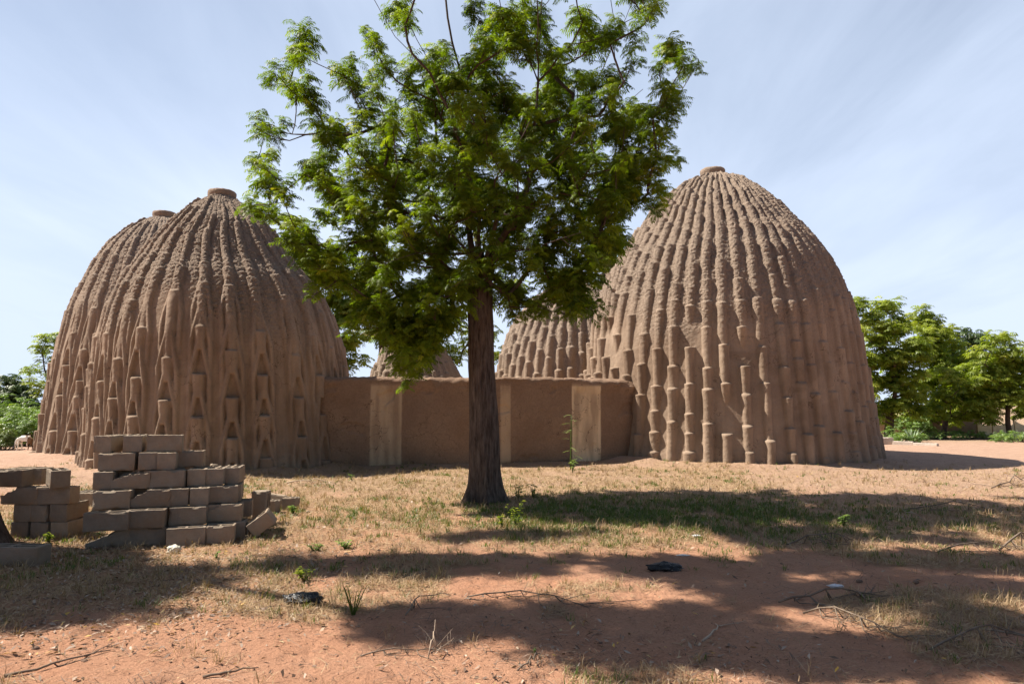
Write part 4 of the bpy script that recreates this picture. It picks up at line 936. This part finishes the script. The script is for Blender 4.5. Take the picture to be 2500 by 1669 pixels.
# inner blocks of the pile that carry the upper ones
for (x0, x1, k, d, lb) in ((300, 385, 0, D0+.24, 'inner bottom block of the pile behind its second front block'), (395, 490, 0, D0+.24, 'inner bottom block of the pile behind the white plastic'), (225, 320, 1, D1+.26, 'inner block behind the jutting slotted block'), (320, 410, 1, D1+.24, 'inner block of the second layer behind its middle'),
   (228, 318, 2, D2+.24, 'inner block behind the leftmost block of the third layer'), (320, 412, 2, D2+.24, 'inner block behind the chipped block of the third layer'), (272, 358, 3, D3+.24, 'inner block behind the cracked block of the fourth layer'), (366, 450, 3, D3+.24, 'inner block of the fourth layer behind its unbroken one')):
    B(x0, x1, k, d, 'L', lb)
g2 = 'loose blocks lying right of the pile'
def loose(px, py, Y, rot, var, label, tilt=(0,0), dz=0, m=None):
    o = bpy.data.objects.new('concrete_block', BC[var] if var else BM[bn[0] % 4]); bn[0] += 1; scene.collection.objects.link(o); p = P(px, py, Y)
    o.location = (p.x, Y, gz(p.x, Y)+dz-.015); o.rotation_euler = (radians(tilt[0]), radians(tilt[1]), radians(rot)); tag(o, label, 'concrete block', g2); return o
loose(617, 1265, 8.95, 4, None, 'block standing upright on its end right of the big pile', (0, 90), BL/2+.0).location.z += -.1+.1
loose(610, 1215, 9.9, 86, None, 'end-on hollow block with four openings on top behind the upright one')
loose(648, 1215, 10.1, 60, 'broken', 'broken block with a rounded jagged side behind the loose blocks', (0, -14), .03)
loose(592, 1262, 9.2, 95, 'slab', 'thin slab leaning against the right side of the big pile', (0, -14), .02)
loose(664, 1232, 10.35, -12, 'slab', 'long flat slab sloping down to the right behind the small blocks', (0, 6), .03)
loose(661, 1252, 9.9, 86, 'half', 'small half block in shade right of the upright block')
loose(710, 1242, 10.2, 85, 'half', 'small half block farthest right of all with a sunlit top')
loose(653, 1308, 8.15, 8, 'wedge', 'single block tipped onto its corner right of the big pile', (8, -36), .10)
g3 = 'concrete blocks stacked at the left edge'
Bq = lambda x0, x1, k, d, kd, lb, **kw: B(x0, x1, k, d, kd, lb, g=g3, **kw)
DL = 8.0
Bq(72, 115, 0, DL, 'E', 'bottom end-on block in the middle of the left stack, weeds before it'); Bq(118, 166, 0, DL, 'E', 'bottom right end-on block of the left stack'); Bq(22, 71, 0, DL, 'E', 'bottom left end-on block of the left stack by the tree foot')
Bq(34, 71, 1, DL, 'E', 'second-layer block of the left stack with a dark gap beside it'); Bq(73, 116, 1, DL, 'E', 'middle end-on block in the second layer of the left stack'); Bq(117, 165, 1, DL, 'E', 'right end-on block in the second layer of the left stack')
Bq(18, 72, 2, DL-.02, 'L', 'third-layer block with a broken dark upper corner in the left stack', var='cornerL'); Bq(77, 169, 2, DL, 'L', 'full-length block in the third layer of the left stack under the turned one')
Bq(-35, 54, 3, DL-.03, 'L', 'full-length top block at the left edge above the tree foot'); Bq(46, 75, 3, DL+.22, 'L', 'block behind the top left one, its end in view', var=None); Bq(114, 152, 3, DL+.02, 'L', 'turned block alone on top of the left stack, two faces in view', rot=-48)
B(-60, 93, 0, 6.62, 'L', 'nearest concrete block lying alone at the left edge below the tree foot', g=g3, var=None)
Bq(168, 192, 0, 10.4, 'E', 'ground block in the gap between the two stacks, left one', z=.02); Bq(196, 226, 0, 10.4, 'E', 'ground block in the gap between the two stacks, right one', z=.02)
slab(2150, 2178, 1084, 26.5, 26.5, .30, 'tallest kerb stone next to the foot of the right hut')
slab(2180, 2230, 1086, 26.3, 25.9, .16, 'pale kerb stone in front of the agave')
slab(2232, 2290, 1090, 25.8, 25.2, .12, 'long low kerb stone at the right end of the kerb line')
# ------------------------------------------------------------ goat
def goat():
    c = P(58, 1105, 21.4); z0 = gz(c.x, 21.4); root = empty('goat', (c.x, 21.4, z0)); tag(root, 'white goat with black head and dark patches grazing beside the farthest left hut', 'goat')
    # side view, head to the left; x along the body
    Vv = [(.22,0,.52,.125,.12),(.02,0,.50,.14,.135),(-.16,0,.51,.12,.115),(-.26,0,.50,.085,.08),(-.34,0,.36,.06,.06),(-.39,0,.22,.05,.055),(-.44,0,.13,.045,.05),(-.50,0,.05,.028,.03)]
    bm_v = [v[:3] for v in Vv]; rad = [(v[3], v[4]) for v in Vv]; ed = [(i, i+1) for i in range(7)]
    def leg(at, pts, rs):
        p = at
        for q, r in zip(pts, rs): bm_v.append(q); rad.append((r, r)); ed.append((p, len(bm_v)-1)); p = len(bm_v)-1
    for sy in (-1, 1):
        leg(2, [(-.19,sy*.07,.36),(-.18+.03*sy,sy*.075,.20),(-.19+.05*sy,sy*.075,.03),(-.21+.05*sy,sy*.075,.005)], [.045,.026,.02,.022])
        leg(0, [(.24,sy*.07,.38),(.19+.03*sy,sy*.08,.25),(.27+.03*sy,sy*.08,.17),(.25+.03*sy,sy*.08,.02),(.23+.03*sy,sy*.08,.005)], [.06,.04,.022,.018,.022])
    leg(0, [(.33,0,.50),(.36,0,.42)], [.02,.015])
    me = bpy.data.meshes.new('body'); me.from_pydata(bm_v, ed, []); o = bpy.data.objects.new('body', me); scene.collection.objects.link(o)
    sk = o.modifiers.new('Skin', 'SKIN'); ss = o.modifiers.new('sub', 'SUBSURF'); ss.levels = ss.render_levels = 2
    for i, d in enumerate(me.skin_vertices[0].data): d.radius = rad[i]; d.use_root = (i == 1)
    dg = bpy.context.evaluated_depsgraph_get(); me2 = bpy.data.meshes.new_from_object(o.evaluated_get(dg)); scene.collection.objects.unlink(o)
    m, nt, b = newmat('goat_coat', .8); t = N(nt, 'ShaderNodeTexCoord'); sx = N(nt, 'ShaderNodeSeparateXYZ'); nt.links.new(t.outputs['Object'], sx.inputs[0])
    n = noise_node(nt, 5, 3); r = ramp(nt, n.outputs[0], [(.60,(.80,.76,.68)), (.64,(.04,.032,.028))])
    hd = N(nt, 'ShaderNodeMath', op='LESS_THAN'); nt.links.new(sx.outputs[0], hd.inputs[0]); hd.inputs[1].default_value = -.375
    rp = N(nt, 'ShaderNodeMath', op='GREATER_THAN'); nt.links.new(sx.outputs[0], rp.inputs[0]); rp.inputs[1].default_value = .2
    cc = mixc(nt, rp.outputs[0], r.outputs[0], (.20,.12,.07)); cc = mixc(nt, hd.outputs[0], cc, (.02,.018,.018)); nt.links.new(cc, b.inputs['Base Color'])
    me2.materials.append(m); bo = bpy.data.objects.new('body', me2); bo.parent = root; scene.collection.objects.link(bo); bo['label'] = 'white coat, black head'
    for sy in (-1, 1):
        e = MB(); w0 = np.array([c.x, 21.4, z0]); e.add(np.array([(-.40,sy*.04,.19),(-.36,sy*.09,.16),(-.37,sy*.15,.10),(-.42,sy*.09,.12)])+w0, [[0,1,2,3]]); e.add(np.array([(-.395,sy*.04,.185),(-.37,sy*.15,.10),(-.36,sy*.09,.165)])+w0, None, [[0,1,2]])
        mm = M.get('dark') or mat_noisy('dark_hair', (.02,.018,.018), (.04,.035,.03), 20); M['dark'] = mm; e.build('ear', mm, root)
        h = MB(); h.tube(np.array([(-.36,sy*.03,.22),(-.31,sy*.055,.24),(-.27,sy*.08,.21)])+w0, [.014,.010,.003], 6); h.build('horn', mm, root)
    root.scale = (.74, .74, .74)
goat()
# ------------------------------------------------------------ plastic scraps
def crumple(name, label, px, py, sz, col, seed, flat=.45, rough=.35, cat='plastic bag'):
    p = G(px, py); z0 = gz(p.x, p.y); n, m_ = 44, 30; U, Vv = np.meshgrid(np.linspace(0, 2*pi, n, endpoint=False), np.linspace(0, pi, m_)); X, Y, Z = np.cos(U)*np.sin(Vv), np.sin(U)*np.sin(Vv), np.cos(Vv)
    rr = 1+.45*fbm(X*2+seed, Y*2, Z*2, 2)+.28*np.abs(fbm(X*5+seed, Y*5, Z*5, 3)); V = np.stack([X*rr*sz[0]/2, Y*rr*sz[1]/2, np.maximum(Z*rr*sz[2]/2+sz[2]*.28, -.01)], -1).reshape(-1,3)+np.array([p.x, p.y, z0])
    i = np.arange(m_-1)[:,None]*n; j = np.arange(n)[None,:]; k = (j+1) % n
    mt, nt, b = newmat(name+'_plastic', rough, .5); b.inputs['Base Color'].default_value = (*col, 1); nb = noise_node(nt, 30, 4, .6, dist=1); bump(nt, b, nb.outputs[0], .02)
    return tag(build(name, V, np.stack([i+j, i+k, i+n+k, i+n+j], -1).reshape(-1,4), mt, None, False), label, cat)
crumple('plastic_bag', 'crumpled black plastic bag on the sunlit sand below the pile', 742, 1474, (.30,.12,.10), (.012,.012,.013), 2)
crumple('plastic_bag', 'black plastic bag lying in the shade right of centre', 1622, 1388, (.30,.14,.09), (.01,.01,.011), 5)
crumple('plastic_scrap', 'crumpled whitish plastic in front of the big block pile', 424, 1346, (.13,.09,.10), (.68,.63,.50), 8, cat='plastic scrap')
crumple('plastic_scrap', 'small white scrap on the shaded grass under the tree shadow', 1700, 1313, (.10,.05,.03), (.7,.7,.7), 9, cat='plastic scrap')
crumple('plastic_scrap', 'flat white paper scrap in the shade above the black bag', 1668, 1355, (.13,.05,.015), (.7,.68,.64), 10, cat='paper scrap')
crumple('plastic_scrap', 'dirty white plastic scrap in the dark twigs, right foreground', 2040, 1430, (.12,.07,.03), (.62,.6,.6), 12, cat='plastic scrap')
# ------------------------------------------------------------ stones
def stone(label, px, py, s, seed, mat):
    p = G(px, py); z0 = gz(p.x, p.y); n, m_ = 16, 12; U, Vv = np.meshgrid(np.linspace(0, 2*pi, n, endpoint=False), np.linspace(0, pi, m_)); X, Y, Z = np.cos(U)*np.sin(Vv), np.sin(U)*np.sin(Vv), np.cos(Vv); rr = s*(1+.35*fbm(X*1.5+seed, Y*1.5, Z*1.5, 3))
    V = np.stack([X*rr, Y*rr*.8, Z*rr*.6+s*.2], -1).reshape(-1,3)+np.array([p.x, p.y, z0]); i = np.arange(m_-1)[:,None]*n; j = np.arange(n)[None,:]; k = (j+1) % n
    tag(build('stone', V, np.stack([i+j, i+k, i+n+k, i+n+j], -1).reshape(-1,4), mat, None), label, 'stone', 'small stones on the sand')
M['stone'] = mat_noisy('stone', (.14,.085,.06), (.26,.17,.12), 12, 60, .006)
for lb, x, y, s in (('small brown stone near the lower left corner', 87, 1589, .022), ('small brown stone on the sand right of the lower left corner', 206, 1618, .02), ('round dark stone in the right foreground shade', 2098, 1420, .03), ('brown stone on the pale sand at the far right', 2256, 1174, .035), ('tiny brown stone farther along the pale sand', 2352, 1171, .03), ('brown stone beside the twigs in the shade', 2236, 1423, .026), ('earth clod at the foot of the left stack', 142, 1300, .04), ('grey pebble on the sand at bottom centre', 1466, 1566, .014), ('dark pebble on the bottom sand between two twigs', 480, 1625, .014)): stone(lb, x, y, s, x, M['stone'])
# ------------------------------------------------------------ rubble round the piles
GRB = 'broken pieces of block round the piles'
M['rubble'] = M['concrete']
for lb, x, y, s in (('lump of broken block at the left foot of the big pile', 196, 1318, .05), ('flat block fragment at the right foot of the big pile', 612, 1300, .045), ('small fragment beside the tipped block', 640, 1318, .03), ('grey fragment between the loose blocks right of the pile', 690, 1262, .05), ('fragment on the straw right of all the blocks', 752, 1250, .035), ('crumbled corner piece in front of the big pile', 380, 1330, .028), ('block chip at the right front corner of the big pile', 590, 1322, .026), ('dusty fragment between the two stacks', 190, 1268, .05)):
    stone(lb, x, y, s, x*.37, M['concrete']); o = scene.objects[-1]; o.name = 'block_fragment'; o['category'] = 'block fragment'; o['group'] = GRB
# ------------------------------------------------------------ seedlings and weeds one can point to
def seedling(name, label, px, py, h, nst, nl, sz, seed, mat='leaf', cat='weed', spread=.3, base=None, wall=False):
    r = np.random.default_rng(seed); p = G(px, py) if base is None else Vector(base); z0 = gz(p.x, p.y); root = empty(name, (p.x, p.y, z0)); tag(root, label, cat); st, lf = MB(), MB()
    for s in range(nst):
        a = r.uniform(0, 2*pi); tip = np.array([p.x+cos(a)*h*spread*r.uniform(.3, 1), p.y+sin(a)*h*spread*.6, z0+h*r.uniform(.7, 1.05)]); b0 = np.array([p.x, p.y, z0-.02]); mid = (b0+tip)/2+np.array([0,0,h*.12])
        pts = [(1-t)**2*b0+2*t*(1-t)*mid+t*t*tip for t in np.linspace(0, 1, 6)]; st.tube(pts, np.linspace(.006, .002, 6)*max(1, h/.4), 4, a=.3)
        for q in range(nl):
            t = .25+.75*q/max(1, nl-1); o = (1-t)**2*b0+2*t*(1-t)*mid+t*t*tip; an = q*2.4+r.uniform(-.4, .4); d = np.array([cos(an), sin(an), r.uniform(-.1, .5)]); d /= np.linalg.norm(d); sd = np.cross(d, [0,0,1.0]); sd /= np.linalg.norm(sd); L = sz*r.uniform(.7, 1.2)
            if sz > .1:   # pinnate
                for w_ in np.linspace(.25, 1, 6):
                    for sg in (-1, 1):
                        bb = o+d*L*w_-np.array([0,0,L*.3*w_*w_]); v = sd*sg*.8+d*.5+np.array([0,0,-.25]); v /= np.linalg.norm(v); wv = np.cross(v, [0,0,1.0]); wv /= np.linalg.norm(wv)+1e-6; l2 = L*.34
                        lf.add([bb, bb+v*l2*.45+wv*l2*.13, bb+v*l2, bb+v*l2*.45-wv*l2*.13], [[0,1,2,3]], a=r.uniform(.45, .95))
            else: lf.add([o, o+d*L*.5+sd*L*.24, o+d*L-np.array([0,0,L*.2]), o+d*L*.5-sd*L*.24], [[0,1,2,3]], a=r.uniform(.35, .95))
    st.build('stems', M['grass'], root, True, True); lf.build('leaves', M[mat], root, False, True)
wy = G(1390, 1150); seedling('neem_seedling', 'slim neem seedling with pinnate leaves in front of the palest wall strip', 1393, 1148, 1.30, 1, 13, .26, 3, 'shrub', 'seedling', .06)
seedling('weed', 'small leafy weed at the foot of the wall below the slim seedling', 1398, 1155, .3, 6, 6, .08, 4, 'shrub')
seedling('weed', 'broad-leaved weed in the shade touching the right side of the trunk', 1265, 1222, .26, 7, 6, .10, 5, 'leaf')
seedling('weed', 'dark weed a step right of the trunk in its shade', 1302, 1218, .22, 6, 5, .09, 6, 'leaf')
seedling('weed', 'branching weed standing in the sun right of and below the trunk', 1262, 1283, .30, 6, 9, .055, 7, 'leaf', spread=.7)
seedling('weed', 'low leafy weed beside the branching one below the trunk', 1225, 1285, .16, 6, 6, .06, 8, 'leaf')
seedling('weed', 'short green weed in the shaded grass, straight right of the trunk', 1853, 1275, .2, 6, 7, .05, 9, 'shrub')
seedling('weed', 'sunlit pale green weed at the far side of the right-hand shade', 2060, 1284, .16, 8, 6, .07, 10, 'shrub')
seedling('weed', 'small weed near the lone half block right of the pile', 715, 1258, .14, 12, 5, .06, 11, 'shrub')
seedling('weed', 'weed clump at the foot of the jutting slotted block', 245, 1322, .12, 10, 6, .05, 12, 'shrub')
seedling('weed', 'tall thin weed between the two bottom blocks of the big pile', 492, 1313, .24, 2, 9, .045, 13, 'shrub', spread=.15)
seedling('weed', 'green creeper patch on the ground where the main shade begins', 845, 1338, .08, 14, 5, .05, 14, 'shrub', spread=1.2)
seedling('weed', 'green creeper patch in the sun left of the shade edge', 770, 1342, .07, 14, 5, .045, 15, 'shrub', spread=1.4)
seedling('weed', 'dark green weed in the shade above the black bag on the sand', 742, 1420, .11, 14, 6, .045, 16, 'leaf', spread=.9)
seedling('weed', 'tiny bright weed on the straw below the big pile', 528, 1366, .07, 7, 4, .04, 17, 'shrub')
seedling('weed', 'thin weed with few leaves right of the black bag on the sand', 862, 1500, .24, 7, 4, .035, 18, 'leaf', spread=.5)
seedling('weed', 'short weed in front of the wall between its first strip and the trunk', 858, 1175, .16, 6, 5, .05, 19, 'shrub')
seedling('weed', 'weed among grass at the right foot of the tree foot on the left edge', 118, 1330, .14, 12, 6, .05, 20, 'leaf')
seedling('weed', 'tiny green sprout on bare sand at bottom centre', 1306, 1590, .05, 3, 3, .03, 21, 'shrub')
# ------------------------------------------------------------ dead branches
GB = 'dead branches on the ground'
def branch(label, px, py, L, ang, seed, nf=5, th=.008, rise=.06, pale=False):
    r = np.random.default_rng(seed); p = G(px, py); b = MB()
    def grow(o, a, l, t, dep):
        n = 7; pts = [o]; aa = a; el = r.uniform(.0, .35) if dep else .06
        for k in range(n):
            aa += r.normal()*.16; q = pts[-1]+np.array([cos(aa), sin(aa), 0])*l/n; 
            zq = gz(q[0], q[1])+t+rise*(sin(pi*(k+1)/n)*r.uniform(.4, 1) if dep == 0 else el*1.6*(k+1)/n); pts.append(np.array([q[0], q[1], zq]))
        b.tube(pts, np.linspace(t, t*.35, n+1), 5)
        if dep < 2:
            for _ in range(nf if dep == 0 else 2):
                k = r.integers(1, n); grow(pts[k], aa+r.choice([-1,1])*r.uniform(.4, 1.1), l*r.uniform(.3, .55), t*.55, dep+1)
    o = np.array([p.x, p.y, gz(p.x, p.y)+th]); grow(o, ang, L, th, 0)
    tag(b.build('dead_branch', M['straw_wood'] if pale else M['twig'], None), label, 'branch', GB)
M['straw_wood'] = mat_noisy('pale_dead_wood', (.32,.23,.16), (.50,.39,.29), 12, 60, .004)
for a in (('tangled dead branch cut by the right edge on the pale sand', 2440, 1345, 1.1, .2, 1, 9, .012, .22), ('spiky dead branch on the pale sand at upper right', 2420, 1190, 1.6, .3, 2, 9, .013, .25), ('forked dark twig in the sun at bottom centre-left', 990, 1500, .55, .9, 3, 6, .006, .12),
  ('low dark branch stretched across the sunlit strip, centre foreground', 1140, 1462, 1.0, -.05, 4, 7, .007, .10), ('short thick stick lying on the sand near the bottom left', 495, 1652, .30, .45, 5, 1, .009, .02), ('heap of dead twigs in the sun below the forked twig', 880, 1590, .5, .3, 6, 9, .006, .05),
  ('dark brush heap in the right foreground shade', 1900, 1465, .9, .1, 7, 12, .010, .10), ('second dark brush heap behind the first, right foreground', 1960, 1490, .8, -.3, 8, 12, .008, .12), ('curved branch on the shaded sand at the lower right', 2270, 1585, .95, .55, 9, 5, .008, .10),
  ('long thin branch slanting at the lower right corner', 2380, 1535, .8, -.7, 10, 4, .008, .08), ('pale bare stick on the sunlit sand, right of centre at the bottom', 1715, 1560, .42, .75, 11, 1, .009, .03, True), ('pale dry stem standing crooked on the sand at bottom centre', 1045, 1600, .35, 1.3, 12, 3, .005, .22, True),
  ('small dark twig cluster on the sand, bottom centre-right', 1262, 1630, .28, .3, 13, 6, .006, .06), ('dark branch lying in the shade left of the bright weed', 1920, 1330, .9, .15, 14, 8, .009, .14), ('brushwood in the shade beneath the upper right branch', 2200, 1245, 1.3, .1, 15, 9, .009, .14),
  ('pale stalk sticking up from the grass at the right', 2255, 1268, .5, 2.4, 16, 1, .006, .2, True), ('dark branch on the sand border of the right-hand shade', 2290, 1350, 1.1, .25, 17, 5, .009, .12), ('stick at the lower left corner of the picture', 10, 1650, .55, .45, 18, 2, .009, .03),
  ('dry branch in front of the bottom blocks of the big pile', 300, 1318, .5, -.35, 19, 4, .007, .06, True), ('fallen pale branch lying at the foot of the left hut', 700, 1182, 1.0, -.15, 20, 4, .014, .08, True), ('twig lying in the shade left of centre', 860, 1410, .45, .1, 21, 3, .006, .03), ('thin dark twig on the sunlit sand below the black bag', 600, 1495, .4, .5, 22, 2, .004, .03)): branch(*a)
# ------------------------------------------------------------ scattered cover (stuff)
def scatter(name, n, dens, L, W, up, mat, seed, label, area=(-9, 13, 2.3, 21), leafy=False, cat='grass', bend=.4, clump=0, tint=None):
    r = np.random.default_rng(seed); X, Y = [], []; tot = 0
    while tot < n:
        # sample evenly in view angle so near ground is not starved
        y = 1/(r.uniform(1/area[3], 1/area[2], 60000)); y = np.where(r.random(60000) < .55, y, r.uniform(area[2], area[3], 60000)); x = r.uniform(-1, 1, 60000)*np.minimum(y*.80+.4, area[1])
        keep = r.random(60000) < dens(x, y)
        for k in ('right', 'left', 'rear'): keep &= np.hypot(x-HUTS[k]['X'], y-HUTS[k]['Y']) > HUTS[k]['R']+.02
        X.append(x[keep]); Y.append(y[keep]); tot += keep.sum()
    x, y = np.concatenate(X)[:n], np.concatenate(Y)[:n]
    if clump:
        k = n//clump; ci = r.integers(0, k, n); x = x[ci]+r.normal(size=n)*.022; y = y[ci]+r.normal(size=n)*.022
    z = ground_h(x, y)-.002; a = r.uniform(0, 2*pi, n); e = np.radians(r.uniform(up[0], up[1], n)); l = r.uniform(L[0], L[1], n); w_ = r.uniform(W[0], W[1], n)/2
    sc = np.clip(y/7, .8, 1.6); w_ = w_*sc
    d = np.stack([np.cos(a)*np.cos(e), np.sin(a)*np.cos(e), np.sin(e)], -1); s_ = np.stack([-np.sin(a), np.cos(a), r.uniform(-.7, .7, n)*(1 if leafy else .5)], -1)
    o = np.stack([x, y, z+.004+r.uniform(0, .012, n)], -1); k2 = r.uniform(-bend, bend, n)
    mid = o+d*l[:,None]*.5+s_*(k2*l*.25)[:,None]+np.array([0,0,1])*(l*.06)[:,None]; tip = o+d*l[:,None]*np.array([1,1,1])-np.array([0,0,1])*(l*.12*(up[1] > 30))[:,None]
    sw = s_*w_[:,None]
    if leafy: V = np.stack([o, mid+sw*1.3, tip, mid-sw*1.3], 1); Q = np.arange(4*n).reshape(-1,4); T = np.repeat(r.random(n), 4)
    else:
        V = np.stack([o-sw, o+sw, mid-sw*.8, mid+sw*.8, tip], 1); b0 = np.arange(n)*5; Q = [np.stack([b0, b0+1, b0+3, b0+2], -1), np.stack([b0+2, b0+3, b0+4], -1)]; T = np.repeat(np.clip(r.normal(.5, .22, n), 0, 1), 5)
    V = V.reshape(-1,3); o_ = build(name, V, Q, mat, None, False, {'tint': T}); tag(o_, label, cat, kind='stuff'); return o_
def d_straw(x, y): return np.clip(zones(x, y)[0], 0, 1)**1.2*.95+.012
def d_green(x, y):
    s, p, g = zones(x, y); n = fbm(x*1.8, y*1.8, 44, 3); return np.clip(g*1.1, 0, 1)+.25*s*smooth01(n, .30, .5)+.02*s
def d_leaf(x, y):
    n = fbm(x*.9, y*.9, 61, 3); L = smooth01(-x-.4*n, .8, 2.5)*smooth01(y, 4.0, 5.0)*smooth01(-y, -9, -7.5); return .9*L*(.4+.6*smooth01(n, -.3, .3))+.03+.2*smooth01(n, .2, .5)
def d_twig(x, y):
    n = fbm(x*.8, y*.8, 71, 3); return .12+.6*smooth01(n, .05, .45)+.3*smooth01(x, 2, 4)*smooth01(-y, -11, -8)
scatter('dry_grass', 175000, d_straw, (.03,.10), (.003,.006), (0, 28), M['straw'], 1, 'dry straw and mown grass lying over the ground in front of the wall')
scatter('dry_grass_tufts', 34000, d_straw, (.06,.15), (.0025,.005), (25, 80), M['straw'], 2, 'upright tufts of dry grass scattered over the straw', clump=12)
scatter('green_grass', 42000, d_green, (.03,.09), (.004,.008), (25, 85), M['grass'], 3, 'short green grass growing in the shade of the big tree', clump=7)
scatter('fallen_leaves', 7500, d_leaf, (.025,.07), (.007,.022), (-4, 30), M['litter'], 4, 'dry fallen leaves littering the foreground', leafy=True, cat='leaf litter')
scatter('twig_litter', 9000, d_twig, (.05,.20), (.003,.006), (-2, 12), M['twigs_s'] if 'twigs_s' in M else M.setdefault('twigs_s', mat_leaf('twig_bits', [(0,(.06,.04,.03)), (.6,(.16,.11,.08)), (1,(.42,.32,.24))], .02, .9)), 5, 'thin dry twigs and stalks strewn over the sand', cat='twigs', bend=.9)
# crumbs of earth and grit
def grit(n, seed):
    r = np.random.default_rng(seed); y = 1/r.uniform(1/22, 1/2.4, n); x = r.uniform(-1, 1, n)*(y*.8+.3); s = r.uniform(.002, .006, n)*np.where(r.random(n) < .06, 1.8, 1); z = ground_h(x, y)
    base = np.array([[1,0,0],[0,1,0],[-1,0,0],[0,-1,0],[0,0,.8],[0,0,-.6]]); V = np.stack([x, y, z+s*.4], -1)[:,None,:]+base[None]*s[:,None,None]*r.uniform(.6, 1.3, (n, 6, 1)); F_ = np.array([[0,1,4],[1,2,4],[2,3,4],[3,0,4],[1,0,5],[2,1,5],[3,2,5],[0,3,5]])
    tag(build('grit', V.reshape(-1,3), (np.arange(n)[:,None,None]*6+F_[None]).reshape(-1,3), M['stone'], None, True), 'small earth crumbs and grit on the orange sand', 'grit', kind='stuff')
grit(9000, 3)
